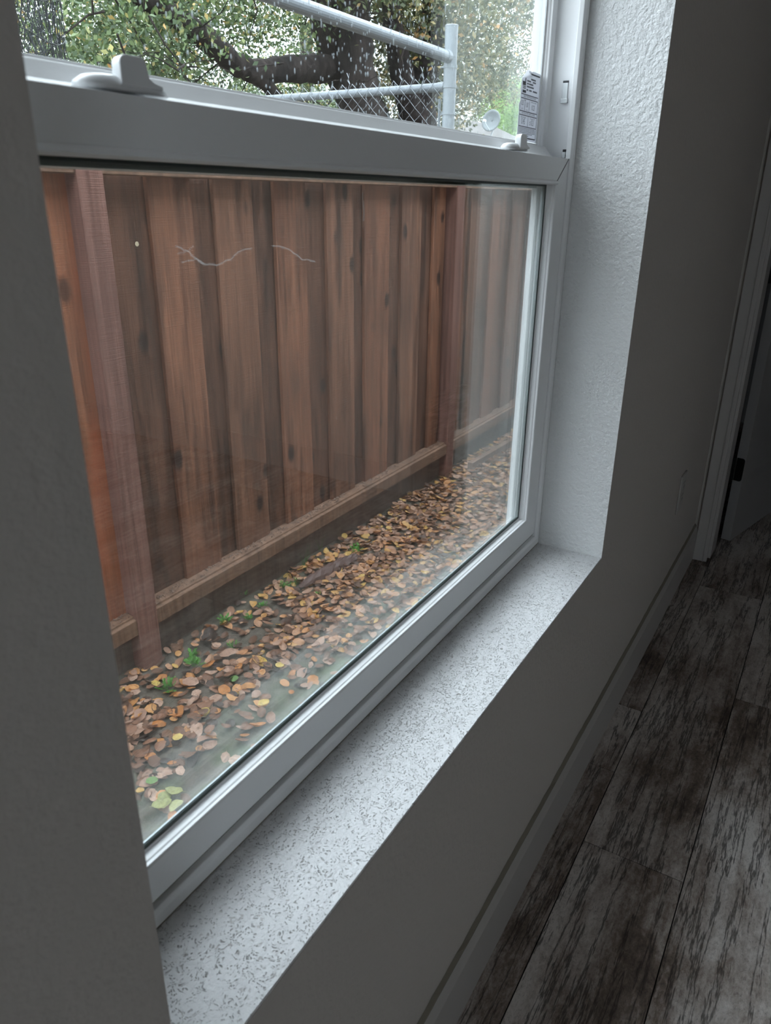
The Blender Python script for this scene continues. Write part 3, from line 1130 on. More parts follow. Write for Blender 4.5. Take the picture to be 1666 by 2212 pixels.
# ------------------------------------------------------------------ rain drops on the outside of the upper glass
k = NM('rain_water')
gl = k.n('BsdfGlass')
gl.inputs['IOR'].default_value = 1.33
gl.inputs['Roughness'].default_value = 0.15
tl = k.n('BsdfTranslucent')
tl.inputs[0].default_value = (0.30, 0.33, 0.35, 1)
tr = k.n('BsdfTransparent')
mx = k.n('MixShader')
mx.inputs[0].default_value = 0.55
k.l(tr.outputs[0], mx.inputs[1])
k.l(tl.outputs[0], mx.inputs[2])
M['water'] = k.done(mx)
mb = MB()
RD_ = random.Random(21)
dy = ug2 + 0.0033
for i in range(1300):
    if i < 950:
        x = RD_.triangular(0.45, 1.22, 0.86)
    else:
        x = RD_.uniform(0.28, 1.30)
    z = 1.231 + RD_.uniform(0.085, 0.34)
    big = RD_.random() < 0.05
    rw = RD_.uniform(0.0006, 0.0011) * (1.7 if big else 1.0)
    rh = rw * RD_.uniform(1.2, 3.2)
    ns = 8
    vs3 = [(x, dy + rw * 0.7, z)]
    for a in range(ns):
        t_ = 2 * PI * a / ns
        vs3.append((x + rw * 0.7 * math.cos(t_), dy + rw * 0.5, z + rh * 0.7 * math.sin(t_)))
    for a in range(ns):
        t_ = 2 * PI * a / ns
        vs3.append((x + rw * math.cos(t_), dy, z + rh * math.sin(t_)))
    fs3 = [(0, 1 + a, 1 + (a + 1) % ns) for a in range(ns)] + [(1 + a, 9 + a, 9 + (a + 1) % ns, 1 + (a + 1) % ns) for a in range(ns)]
    mb.add(vs3, fs3)
dr = mb.build('raindrops', M['water'], smooth=True)
tag(dr, 'rain drops and short runs scattered over the upper window glass', 'raindrops', kind='stuff')

# cobweb strands on the insect screen
mb = MB()
RW = random.Random(2)


def web(pts, r=0.0006):
    q = []
    for (px, py) in pts:
        p = at(px, py, sy - 0.004 - EYE.y)
        q.append((p.x, sy - 0.003, p.z))
    qq = []
    for a, b in zip(q[:-1], q[1:]):
        for s in range(5):
            t_ = s / 5
            qq.append(tuple(a[i] + (b[i] - a[i]) * t_ + RW.uniform(-1, 1) * 0.0008 * (i != 1) for i in range(3)))
    qq.append(q[-1])
    mb.tube(qq, r, 5)


web([(380, 530), (410, 545), (440, 570), (470, 574), (500, 560), (520, 542), (545, 536)], 0.0007)
web([(395, 565), (425, 560), (445, 570)], 0.0005)
web([(590, 530), (625, 538), (655, 560), (682, 565)], 0.0007)
web([(785, 415), (788, 450), (787, 478)], 0.0007)
web([(385, 548), (410, 542), (420, 530)], 0.0004)
wb = mb.build('cobweb', M['web'])
tag(wb, 'pale cobweb strands caught on the outer insect screen', 'cobweb', kind='stuff')

# ------------------------------------------------------------------ side yard ground
GZ = -0.45
RG = random.Random(9)
nx, ny = 130, 70
gx = np.linspace(-4, 12, nx)
gyy = np.linspace(WT + 0.03, 3.2, ny)
mb = MB()
rng = np.random.default_rng(4)
ph = rng.uniform(0, 6.28, (14, 2))
fr_ = rng.uniform(1.5, 16, (14, 2))
am = 0.008 / (1 + fr_.sum(1) * 0.12)


def gh(x, y):
    h = 0.0
    for i in range(14):
        h += am[i] * math.sin(fr_[i, 0] * x + ph[i, 0]) * math.sin(fr_[i, 1] * y + ph[i, 1])
    # soil heaps a little against the fence
    h += 0.03 * max(0.0, min(1.0, (y - 1.45) / 0.3)) ** 2
    return h


vs_ = [(x, y, GZ + gh(x, y)) for y in gyy for x in gx]
fs = [(j * nx + i, j * nx + i + 1, (j + 1) * nx + i + 1, (j + 1) * nx + i) for j in range(ny - 1) for i in range(nx - 1)]
mb.add(vs_, fs)
g_ = mb.build('ground', M['soil'], smooth=True)
struct(g_)
mb = MB()
mb.add([(-30, 3.2, GZ), (60, 3.2, GZ), (60, 60, GZ), (-30, 60, GZ)], [(0, 1, 2, 3)])
struct(mb.build('ground_beyond_fence', M['soil']))

# ------------------------------------------------------------------ wooden fence
FY = 2.0 + EYE.y           # face of the posts
fence = thing('wooden_fence', 'reddish board fence with posts and rails along the leaf covered side yard', 'fence', (2.0, FY + 0.06, GZ))
TOP = 1.231 + 0.150
RT, RTb = 1.231 + 0.098, 1.231 + 0.060     # top rail
RBt, RBb = 1.231 - 1.425, 1.231 - 1.500    # bottom rail
BYf = FY + 0.058           # face of the front boards
posts = [(1.588, 1.680), (4.118, 4.212)]
posts = [posts[0][0] - 2.53] , posts
post_x = [-0.942, 1.588, 4.118, 6.648]
for x in post_x:
    mb = MB()
    mb.box(x, x + 0.094, FY, FY + 0.094, GZ - 0.1, TOP)
    mb.build('post', M['w_post'], fence, bevel=0.003, seg=1)
for a, b in ((-3.4, -0.942), (-0.848, 1.588), (1.682, 4.118), (4.212, 6.648), (6.742, 10.0)):
    mb = MB()
    mb.box(a, b, FY + 0.006, FY + 0.050, RTb, RT)
    mb.build('top_rail', M['w_rail'], fence, bevel=0.003, seg=1)
    mb = MB()
    mb.prism_x([(FY + 0.004, RBb), (FY + 0.004, RBt - 0.012), (FY + 0.018, RBt - 0.010), (FY + 0.019, RBt), (FY + 0.052, RBt + 0.004), (FY + 0.090, RBt + 0.004), (FY + 0.090, RBb)], a, b)
    mb.build('bottom_rail', M['w_rail'], fence, bevel=0.002, seg=1)
    mb = MB()
    mb.box(a, b, FY + 0.052, FY + 0.075, GZ - 0.08, RBb)
    mb.build('kickboard', M['w_dirt'], fence)
    # crumbs of bark and soil lying on the rail
    mb = MB()
    for i in range(int((b - a) * 260)):
        x = R.uniform(a, b)
        y = FY + R.uniform(0.022, 0.057)
        if R.random() < 0.35:
            y = FY + R.uniform(0.045, 0.060)
        s = R.uniform(0.002, 0.007)
        d1 = Vector((R.uniform(-1, 1), R.uniform(-1, 1), R.uniform(-0.4, 0.4))).normalized()
        d2 = d1.cross(Vector((0, 0, 1))).normalized()
        c_ = Vector((x, y, RBt + 0.004 + s * 0.3))
        mb.add([c_ - d1 * s, c_ - d2 * s * 0.6, c_ + d1 * s, c_ + d2 * s * 0.6, c_ + Vector((0, 0, s * 0.5))], [(0, 1, 4), (1, 2, 4), (2, 3, 4), (3, 0, 4)])
    q = mb.build('rail_debris', M['debris'], fence)
    q['kind'] = 'stuff'

BT_ = 0.017


def board(x0, x1, front, mat, lab=None):
    y_ = BYf if front else BYf + BT_ + 0.001
    o = MB()
    # wavy sawn edges
    n_ = 14
    RB = random.Random(int(x0 * 1000) + 5)
    z0, z1 = RBt + 0.002, RT + 0.045
    vs3, fs3 = [], []
    for i in range(n_ + 1):
        z = z0 + (z1 - z0) * i / n_
        e0 = x0 + (RB.uniform(-1, 1) * 0.0016)
        e1 = x1 + (RB.uniform(-1, 1) * 0.0016)
        vs3 += [(e0, y_, z), (e1, y_, z), (e1, y_ + BT_, z), (e0, y_ + BT_, z)]
    for i in range(n_):
        for k_ in range(4):
            fs3.append((i * 4 + k_, i * 4 + (k_ + 1) % 4, (i + 1) * 4 + (k_ + 1) % 4, (i + 1) * 4 + k_))
    fs3.append((3, 2, 1, 0))
    fs3.append((n_ * 4, n_ * 4 + 1, n_ * 4 + 2, n_ * 4 + 3))
    o.add(vs3, fs3)
    b_ = o.build('fence_board', mat, fence, bevel=0.0015, seg=1)
    if lab:
        b_['label'] = lab
    return b_


front = [(1.425, 1.607, 'w_orange'), (1.901, 2.101, 'w_front'), (2.214, 2.427, 'w_brown'), (2.560, 2.768, 'w_front'),
         (2.922, 3.138, 'w_brown'), (3.235, 3.470, 'w_front'), (3.594, 3.804, 'w_brown'), (3.949, 4.085, 'w_front')]
for a, b, mt in front:
    board(a, b, True, M[mt], 'weathered bright orange fence board' if mt == 'w_orange' else None)
x = 4.43
i = 0
while x < 9.5:
    wd = 0.2
    board(x, x + wd, True, M['w_front' if i % 2 else 'w_brown'])
    x += wd + 0.13
    i += 1
x = 1.10
while x > -3.2:
    board(x, x + 0.2, True, M['w_front'])
    x -= 0.33
backs = [(-3.2 + 0.33 * i_, -3.2 + 0.33 * i_ + 0.18) for i_ in range(14)]
backs = [(a, b) for a, b in backs if b < 1.45]
backs += [(1.40, 1.45), (1.600, 1.925), (2.075, 2.235), (2.405, 2.585), (2.745, 2.94), (3.115, 3.26), (3.45, 3.615), (3.785, 3.96), (4.07, 4.26)]
x = 4.41
for a, b in backs:
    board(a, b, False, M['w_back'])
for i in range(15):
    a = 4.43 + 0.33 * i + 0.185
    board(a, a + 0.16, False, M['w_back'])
board(4.262, 4.305, True, M['w_grey'], 'thin grey weathered slat')
board(4.33, 4.44, False, M['w_front'])
# a pale knot showing on the dark board beside the post
# added closing skin behind, so that no daylight leaks between boards
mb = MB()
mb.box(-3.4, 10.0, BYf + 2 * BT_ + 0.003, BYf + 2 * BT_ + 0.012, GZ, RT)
mb.build('closing_skin', M['w_back'], fence)
mb = MB()
pk = at(296, 527, BYf + BT_ - EYE.y)
mb.tube([(pk.x, BYf + BT_ + 0.0008, pk.z - 0.0), (pk.x, BYf + BT_ - 0.0002, pk.z)], 0.008, 10)
q = mb.build('pale_knot', plain('fresh_knot', (0.62, 0.52, 0.36), 0.7), fence)
q['label'] = 'pale broken knot'

# low edging board lying beyond the second post
mb = MB()
a, b = Vector((4.35, 1.62, GZ + 0.0)), Vector((6.6, 1.52, GZ + 0.0))
d = (b - a).normalized()
mb.obox((a + b) / 2 + Vector((0, 0, 0.025)), d, Vector((-d.y, d.x, 0)), Vector((0, 0, 1)), (b - a).length / 2, 0.019, 0.045)
e = mb.build('edging_board', M['w_rail'], bevel=0.003, loc=tuple((a + b) / 2))
tag(e, 'weathered board lying on the ground along the far stretch of fence', 'board')

# ------------------------------------------------------------------ fallen leaves


def leaf_mesh(name, L, Wd, curl, fold, mat, seed):
    r = random.Random(seed)
    nl = 8
    vs3, fs3 = [], []
    for i in range(nl + 1):
        t_ = i / nl
        xx = (t_ - 0.5) * L
        ww_ = Wd * 0.56 * (max(0.0, 1 - (2 * t_ - 1) ** 2) ** 0.55 * (1.08 - 0.16 * t_) if 0 < t_ < 1 else 0.06)
        zc_ = curl * L * (4 * (t_ - 0.5) ** 2)
        w1 = ww_ * (1 + r.uniform(-0.12, 0.12))
        w2 = ww_ * (1 + r.uniform(-0.12, 0.12))
        vs3 += [(xx, -w1, zc_ + fold * ww_ + r.uniform(0, 0.001)), (xx, -w1 * 0.5, zc_ + fold * ww_ * 0.35), (xx, 0, zc_), (xx, w2 * 0.5, zc_ + fold * ww_ * 0.35), (xx, w2, zc_ + fold * ww_ + r.uniform(0, 0.001))]
    for i in range(nl):
        for k_ in range(4):
            fs3.append((i * 5 + k_, i * 5 + k_ + 1, (i + 1) * 5 + k_ + 1, (i + 1) * 5 + k_))
    # stalk
    o = len(vs3)
    vs3 += [(-0.5 * L, -0.0006, curl * L), (-0.5 * L, 0.0006, curl * L), (-0.5 * L - 0.007, 0.0004, curl * L + 0.001), (-0.5 * L - 0.007, -0.0004, curl * L + 0.001)]
    fs3.append((o, o + 1, o + 2, o + 3))
    return vs3, fs3


LK = {
    'brown': m_leaf('brown_leaf', (0.17, 0.085, 0.05), (0.33, 0.165, 0.10)),
    'pinkish': m_leaf('pinkish_tan_leaf', (0.42, 0.25, 0.18), (0.58, 0.38, 0.28)),
    'orange': m_leaf('orange_leaf', (0.55, 0.22, 0.07), (0.66, 0.33, 0.12)),
    'yellow': m_leaf('yellow_leaf', (0.66, 0.44, 0.08), (0.74, 0.56, 0.17)),
    'dark': m_leaf('dark_wet_leaf', (0.045, 0.028, 0.022), (0.09, 0.055, 0.04)),
    'green': m_leaf('green_leaf', (0.13, 0.26, 0.07), (0.20, 0.33, 0.10)),
    'pale': m_leaf('pale_green_leaf', (0.38, 0.40, 0.16), (0.46, 0.46, 0.20)),
}
kinds = ['brown', 'pinkish', 'orange', 'yellow', 'dark']
wts = [0.38, 0.27, 0.16, 0.04, 0.15]
shapes = [(0.048, 0.030, 0.10, 0.22), (0.052, 0.030, 0.20, 0.45), (0.040, 0.030, 0.05, 0.15), (0.058, 0.033, -0.08, 0.30), (0.044, 0.024, 0.25, 0.6)]
lib = {}
for kn in LK:
    for si, (L, Wd, cu, fo_) in enumerate(shapes):
        vv, ff = leaf_mesh('leaf', L, Wd, cu, fo_, None, si * 7 + len(kn))
        me = bpy.data.meshes.new('fallen_leaf_' + kn)
        me.from_pydata(vv, [], ff)
        me.materials.append(LK[kn])
        me.polygons.foreach_set('use_smooth', [True] * len(me.polygons))
        me.update()
        lib[(kn, si)] = me


def ground_at(px, py, dz=0.0):
    c = Vector((px - 833.0, py - 1106.0, F_PX))
    d_ = Vector((AX.dot(c), AY.dot(c), AZ.dot(c)))
    p = EYE + d_ * ((GZ + dz - EYE.z) / d_.z)
    return p


RL = random.Random(31)


def leaf_obj(kn, x, y, label, group=None, scale=1.0, tilt=0.35, lift=0.0, si=None):
    me = lib[(kn, RL.randrange(5) if si is None else si)]
    o = bpy.data.objects.new('fallen_leaf', me)
    o.location = (x, y, GZ + gh(x, y) + 0.004 + lift)
    o.rotation_euler = (RL.uniform(-tilt, tilt) + (PI if RL.random() < 0.4 else 0), RL.uniform(-tilt, tilt), RL.uniform(0, 2 * PI))
    s = scale
    o.scale = (s, s, s)
    if abs(o.rotation_euler[0]) > 2:
        o.location.z += 0.008 * s
    col.objects.link(o)
    tag(o, label, 'leaf', group)
    return o


def density(x, y):
    """how thickly leaves lie: deep along the fence, thin on the mossy strip by the house"""
    f = 1 / (1 + math.exp(-(y - (1.27 - 0.17 * max(0, x - 1.7))) / 0.06))
    bare = 1.0
    bare *= 1 - 0.80 * math.exp(-(((x - 1.75) / 0.30) ** 2 + ((y - 1.58) / 0.13) ** 2))
    bare *= 1 - 0.65 * math.exp(-(((x - 2.2) / 0.35) ** 2 + ((y - 1.62) / 0.12) ** 2))
    return (0.05 + 0.95 * f) * bare


zone_words = {
    0: 'on the wet soil before the nearest fence post',
    1: 'on the leaf covered strip along the middle of the fence',
    2: 'on the thick leaf cover towards the second fence post',
    3: 'on the mossy ground under the window',
}
colour_words = {'brown': 'brown', 'pinkish': 'pinkish tan', 'orange': 'orange', 'yellow': 'yellow', 'dark': 'dark sodden'}
# positions for every leaf of the yard; the nearest 290 in view become things
cand = []
while len(cand) < 15000:
    x = 0.7 + RL.random() ** 0.75 * 6.8
    y = RL.uniform(0.35, FY + 0.03)
    if RL.random() < density(x, y):
        cand.append((x, y))


def seen(x, y):
    d_ = Vector((x, y, GZ)) - EYE
    c = Vector((AX.x * d_.x + AY.x * d_.y + AZ.x * d_.z, AX.y * d_.x + AY.y * d_.y + AZ.y * d_.z, AX.z * d_.x + AY.z * d_.y + AZ.z * d_.z))
    px, py = 833 + F_PX * c.x / c.z, 1106 + F_PX * c.y / c.z
    left = 345 - (1985 - py) * 0.157
    line = 1862 - (px - 325) * 0.905
    return px > left and py < line and px < 1160


inv = [c for c in cand if seen(*c)]
inv.sort(key=lambda c: (c[0] ** 2 + (c[1] + 0.32) ** 2))
near_set = inv[:280]
rest = [c for c in cand if c not in set(near_set)]
for (x, y) in near_set:
    kn = RL.choices(kinds, wts)[0]
    zn = 3 if y < 1.22 and x < 2.3 else (0 if x < 1.95 else (1 if x < 2.9 else 2))
    lab = '%s fallen leaf lying %s' % (colour_words[kn], zone_words[zn])
    leaf_obj(kn, x, y, lab, '%s leaves %s' % (colour_words[kn], zone_words[zn]), RL.uniform(0.70, 1.15), 0.4, RL.uniform(0, 0.014))

# the ones that stand out
for kn, px, py, sc, lab in [
        ('pale', 357, 1738, 1.15, 'left upper leaf of the pale green cluster on the moss by the window'),
        ('pale', 378, 1730, 1.25, 'largest leaf of the pale green cluster on the moss by the window'),
        ('pale', 352, 1760, 1.15, 'lower left leaf of the pale green cluster on the moss by the window'),
        ('pale', 383, 1757, 0.95, 'lower right leaf of the pale green cluster on the moss by the window'),
        ('orange', 350, 1733, 0.9, 'small orange leaf touching the pale green leaf cluster'),
        ('green', 330, 1697, 1.0, 'fresh green leaf lying near the left edge of the window'),
        ('green', 508, 1478, 0.9, 'green leaf among brown leaves in the middle of the yard'),
        ('yellow', 385, 1601, 1.0, 'bright yellow leaf left of the large orange leaves'),
        ('yellow', 570, 1528, 1.0, 'yellow leaf furthest towards the house wall'),
        ('yellow', 605, 1446, 0.9, 'yellow leaf at the edge of the moss'),
        ('yellow', 338, 1486, 0.8, 'narrow yellow leaf near the foot of the nearest post'),
        ('pinkish', 414, 1487, 1.6, 'large crumpled pale leaf among the weeds'),
        ('pinkish', 494, 1425, 1.6, 'large pinkish crumpled leaf in front of the fence post'),
        ('orange', 535, 1492, 1.4, 'large rust brown leaf pointing up the yard'),
        ('dark', 455, 1393, 1.8, 'big dark curled leaf beside the pale curled leaves')]:
    p = ground_at(px, py)
    leaf_obj(kn, p.x, p.y, lab, None, sc, 0.15, 0.016)

# everything further away: one heap of litter
allk = ['brown', 'pinkish', 'orange', 'yellow', 'dark']
mats = [LK[a] for a in allk]
isl = []
mats = [m_leaf('litter_' + a, None, None, 0.2, island=True, ramp=r_) for a, r_ in (
    ('mixed', [(0.0, (0.07, 0.04, 0.03)), (0.2, (0.17, 0.085, 0.05)), (0.45, (0.32, 0.165, 0.10)), (0.62, (0.50, 0.31, 0.22)), (0.86, (0.56, 0.26, 0.10)), (1.0, (0.64, 0.42, 0.13))]),)]
shp = [leaf_mesh('l', L, Wd, cu, fo_, None, s * 3) for s, (L, Wd, cu, fo_) in enumerate(shapes)]
mb = MB()
for (x, y) in rest:
    vv, ff = shp[RL.randrange(5)]
    s = RL.uniform(0.65, 1.15)
    a, b_, c_ = RL.uniform(-0.4, 0.4), RL.uniform(-0.4, 0.4), RL.uniform(0, 2 * PI)
    if RL.random() < 0.4:
        a += PI
    mt = Matrix.Translation((x, y, GZ + gh(x, y) + 0.004 + RL.uniform(0, 0.014))) @ Matrix.Rotation(c_, 4, 'Z') @ Matrix.Rotation(b_, 4, 'Y') @ Matrix.Rotation(a, 4, 'X') @ Matrix.Scale(s, 4)
    far_ = x > 3.2
    vv2 = [mt @ Vector(q) for q in vv]
    if not far_:
        mb.add(vv2, ff)
    else:
        mb.add([vv2[i] for i in (2, 5, 9, 15, 19, 25, 29, 35, 39, 42, 22)], [(0, 1, 10, 2), (1, 3, 10), (2, 10, 4), (3, 5, 10), (4, 10, 6), (5, 7, 10), (6, 10, 8), (7, 9, 10), (8, 10, 9)])
lt = mb.build('leaf_litter', mats, smooth=True)
tag(lt, 'carpet of brown and orange fallen leaves stretching along the fence foot', 'leaves', kind='stuff')

# twigs and crumbs
mb = MB()
for i in range(60):
    x = RL.uniform(1.2, 4.0)
    y = RL.uniform(0.9, 1.58)
    a = RL.uniform(0, PI)
    L = RL.uniform(0.03, 0.14)
    z = GZ + gh(x, y) + 0.012
    mb.tube([(x, y, z), (x + math.cos(a) * L / 2, y + math.sin(a) * L / 2, z + 0.006), (x + math.cos(a + 0.3) * L, y + math.sin(a + 0.3) * L, z)], 0.0011, 5)
tw = mb.build('fallen_twigs', plain('twig_brown', (0.16, 0.11, 0.085), 0.8))
tag(tw, 'thin broken twigs scattered among the fallen leaves', 'twigs', kind='stuff')

# weeds
wg = m_leaf('weed_green', (0.09, 0.30, 0.05), (0.16, 0.42, 0.08), 0.35)


def weed(x, y, s, label):
    root = thing('weed', label, 'weed', (x, y, GZ + gh(x, y)), 'small green weeds in the side yard')
    o = MB()
    r = random.Random(int(x * 997))
    for i in range(16):
        a = r.uniform(0, 2 * PI)
        el = r.uniform(0.3, 1.25)
        L = s * r.uniform(0.5, 1.0)
        d_ = Vector((math.cos(a) * math.cos(el), math.sin(a) * math.cos(el), math.sin(el)))
        base = Vector((x, y, GZ + gh(x, y)))
        for t_ in (0.45, 0.7, 1.0):
            c_ = base + d_ * L * t_
            ll = s * 0.30
            e1 = (d_ + Vector((r.uniform(-.6, .6), r.uniform(-.6, .6), r.uniform(-.3, .3)))).normalized()
            e2 = e1.cross(Vector((0, 0, 1))).normalized() * ll * 0.42
            o.add([c_, c_ + e1 * ll * 0.5 + e2, c_ + e1 * ll, c_ + e1 * ll * 0.5 - e2], [(0, 1, 2, 3)])
    o.build('weed_leaves', wg, root)
    o = MB()
    base = Vector((x, y, GZ + gh(x, y)))
    for i in range(6):
        a = r.uniform(0, 2 * PI)
        el = r.uniform(0.6, 1.4)
        d_ = Vector((math.cos(a) * math.cos(el), math.sin(a) * math.cos(el), math.sin(el)))
        o.tube([base, base + d_ * s * 0.8], 0.0009, 5)
    o.build('stem', wg, root)


for px, py, s, lab in [
        (363, 1490, 0.050, 'green weed nearest the window, left of the crumpled pale leaf'),
        (420, 1447, 0.062, 'largest green weed, in front of the nearest fence post'),
        (419, 1425, 0.030, 'small weed touching the largest one on its fence side'),
        (487, 1355, 0.045, 'leafy weed right of the nearest post beside a tan leaf'),
        (504, 1401, 0.032, 'small weed among leaves between the two rows of weeds'),
        (525, 1297, 0.048, 'weed growing close to the kickboard, first along the fence'),
        (568, 1318, 0.030, 'small weed on bare soil left of an orange leaf'),
        (538, 1343, 0.028, 'tiny weed on bare soil below its neighbours'),
        (612, 1272, 0.038, 'weed in front of the fence below the dark bark pile'),
        (639, 1263, 0.028, 'small weed just beyond the one below the bark pile'),
        (684, 1286, 0.024, 'tiny weed among orange leaves in the middle of the yard'),
        (767, 1194, 0.050, 'spreading weed in the leaf bed towards the second post')]:
    p = ground_at(px, py)
    weed(p.x, p.y, s, lab)

# grass blades by the kickboard
mb = MB()
for px, py in ((660, 1240), (663, 1215), (690, 1195), (692, 1200), (658, 1232), (432, 1345)):
    p = ground_at(px, py)
    for i in range(4):
        a = RL.uniform(0, 2 * PI)
        h = RL.uniform(0.05, 0.12)
        q = [(p.x, p.y, GZ), (p.x + math.cos(a) * 0.015, p.y + math.sin(a) * 0.01, GZ + h * 0.6), (p.x + math.cos(a) * 0.04, p.y + math.sin(a) * 0.02, GZ + h)]
        mb.tube(q, [0.0012, 0.001, 0.0003], 4)
gr = mb.build('grass_tuft', wg)
tag(gr, 'thin green grass blades against the kickboard of the fence', 'grass', kind='stuff')

# dark slab of bark lying in the leaves
mb = MB()
p = ground_at(715, 1240)
n_ = 16
vs3 = []
RBk = random.Random(8)
for i in range(n_ + 1):
    t_ = i / n_
    xx = p.x + (t_ - 0.5) * 0.42
    wd = 0.032 * math.sin(PI * min(max(t_, 0.06), 0.94)) ** 0.6
    for j in range(7):
        s = (j / 6 - 0.5) * 2
        vs3.append((xx, p.y + s * wd + RBk.uniform(-1, 1) * 0.004 - (t_ - 0.5) * 0.05, GZ + 0.012 + 0.035 * (1 - s * s) * math.sin(PI * t_) ** 0.5 + RBk.uniform(0, 0.010)))
fs3 = [(i * 7 + j, i * 7 + j + 1, (i + 1) * 7 + j + 1, (i + 1) * 7 + j) for i in range(n_) for j in range(6)]
mb.add(vs3, fs3)
bk = mb.build('bark_slab', plain('wet_bark_brown', (0.10, 0.055, 0.045), 0.55), smooth=False, loc=(p.x, p.y, GZ))
so = bk.modifiers.new('solid', 'SOLIDIFY')
so.thickness = 0.006
tag(bk, 'long dark piece of bark lying in the leaves below the fence', 'bark')

# ------------------------------------------------------------------ chain link fence and pipes behind the boards
PX, PY = 4.36, 2.2 + EYE.y
cl = thing('chain_link_fence', 'galvanised chain link fence with corner post running away behind the boards', 'fence', (PX, PY, GZ))
PR = 0.036
mb = MB()
ptop = 1.231 + 0.885
mb.tube([(PX, PY, GZ), (PX, PY, ptop)], PR, 28)
mb.tube([(PX, PY, ptop - 0.002), (PX, PY, ptop + 0.004), (PX, PY, ptop + 0.007)], [PR + 0.001, PR + 0.001, PR * 0.9], 28)
mb.build('corner_post', M['galv'], cl, smooth=False)
zl = 1.231 + 0.592
zu = 1.231 + 0.735
PR2 = 0.0235
mb = MB()
mb.tube([(PX, PY + PR, zl), (PX, PY + 7.0, zl)], PR2, 20)
mb.tube([(PX, PY + PR - 0.004, zl), (PX, PY + PR + 0.035, zl)], PR2 + 0.003, 20)
mb.build('top_rail', M['galv'], cl)
mb = MB()
mb.tube([(PX - PR, PY, zu), (PX - 6.0, PY, zu)], 0.030, 20)
mb.tube([(PX - PR + 0.004, PY, zu), (PX - PR - 0.035, PY, zu)], 0.033, 20)
mb.build('long_rail', M['galv'], cl)
for z in (zu - 0.045, zl + 0.0, zl - 0.135, 0.9, 0.3):
    mb = MB()
    mb.tube([(PX, PY, z - 0.008), (PX, PY, z + 0.008)], PR + 0.0035, 28)
    mb.tube([(PX - 0.01, PY + PR, z), (PX + 0.0, PY + PR + 0.025, z)], 0.005, 6)
    mb.build('brace_band', M['galv'], cl)
mb = MB()
mb.tube([(PX - 0.012, PY + 0.055, GZ + 0.05), (PX - 0.012, PY + 0.055, zl - 0.06)], 0.008, 8)
mb.build('tension_bar', M['galv'], cl)
# woven wire
mb = MB()
DG = 0.0725
wr = 0.0017
z_top = zl + 0.045
z_bot = zl - 1.1
y_a = PY + 0.06
ncol = 92
nz = int((z_top - z_bot) / (DG / 2))
for c_ in range(ncol):
    y_ = y_a + c_ * DG
    pts = []
    for i in range(nz + 1):
        z = z_top - i * DG / 2
        side = (i % 2)
        pts.append((PX - 0.028 + (0.003 if side else -0.003), y_ + (DG / 2 + 0.002) * side, z))
    # interlocking neighbours meet at the bends
    mb.tube(pts, wr, 4, caps=False)
    pts2 = [(q[0] - 0.004, y_ - (q[1] - y_), q[2]) for q in pts]
    mb.tube(pts2, wr, 4, caps=False)
    if c_ in (0, 1, 2, 3, 5, 8):
        # open twisted barbs left standing above the rail
        b0 = Vector((PX - 0.03, y_ + DG / 2, z_top - DG / 2))
        mb.tube([b0, b0 + Vector((0, -0.018, 0.040)), b0 + Vector((0.004, -0.004, 0.062)), b0 + Vector((0, -0.014, 0.095))], wr, 4)
        mb.tube([b0 + Vector((0, -0.018, 0.036)), b0 + Vector((0, 0.0, 0.058)), b0 + Vector((-0.004, -0.012, 0.070)), b0 + Vector((0, 0.004, 0.097))], wr, 4)
mb.build('wire_mesh', M['wire'], cl)

# pale steel post standing at the near end with a hook-edged mesh, and the roll of mesh beside it
wp = thing('gate_post', 'pale steel post rising behind the fence at the window\'s near edge', 'post', (1.632, 2.05, GZ))
mb = MB()
mb.tube([(1.632, 2.05, GZ), (1.632, 2.05, 2.6)], 0.034, 24)
mb.build('post_tube', M['galv'], wp)
mb = MB()
mb.box(1.575, 1.640, 1.985, 2.010, 1.231 + 0.565, 1.231 + 0.78)
mb.build('latch_plate', plain('latch_plate_grey', (0.42, 0.46, 0.46), 0.5, 0.3), wp, bevel=0.006)

roll = thing('mesh_roll', 'standing roll of dark weathered chain link mesh beside the pale post', 'fence mesh', (1.80, 2.12, GZ))
mb = MB()
RR = random.Random(14)
for layer, rad in enumerate((0.125, 0.108, 0.088, 0.065)):
    nc = int(2 * PI * rad / 0.021)
    for c_ in range(nc):
        a0 = 2 * PI * c_ / nc + layer
        pts = []
        z = 0.9 + RR.uniform(0, 0.05)
        i = 0
        while z < 2.5:
            a = a0 + (0.12 if i % 2 else -0.02) + RR.uniform(-0.03, 0.03)
            rr = rad + RR.uniform(-0.006, 0.006)
            pts.append((1.80 + math.cos(a) * rr, 2.12 + math.sin(a) * rr, z))
            z += 0.055 if i % 2 else 0.014
            i += 1
        mb.tube(pts, 0.0014, 4, caps=False)
for zz in np.arange(1.25, 2.5, 0.11):
    pts = []
    for s in range(25):
        a = 2 * PI * s / 24
        pts.append((1.80 + math.cos(a) * 0.128, 2.12 + math.sin(a) * 0.128, zz + 0.02 * math.sin(3 * a + zz * 9)))
    mb.tube(pts, 0.0015, 4, caps=False)
mb.build('rolled_wire', M['oldwire'], roll)
mb = MB()
for x0_, dxx in ((1.600, 0.0), (1.620, 0.0), (1.640, 0.0)):
    pts = []
    z = 0.9
    i = 0
    while z < 2.4:
        pts.append((x0_ + (0.014 if i % 4 in (1, 2) else 0.0), 2.005, z))
        z += 0.012 if i % 2 == 0 else 0.045
        i += 1
    mb.tube(pts, 0.0015, 4)
mb.build('loose_wire', M['oldwire'], roll)

# ------------------------------------------------------------------ trees
YT = 4.6


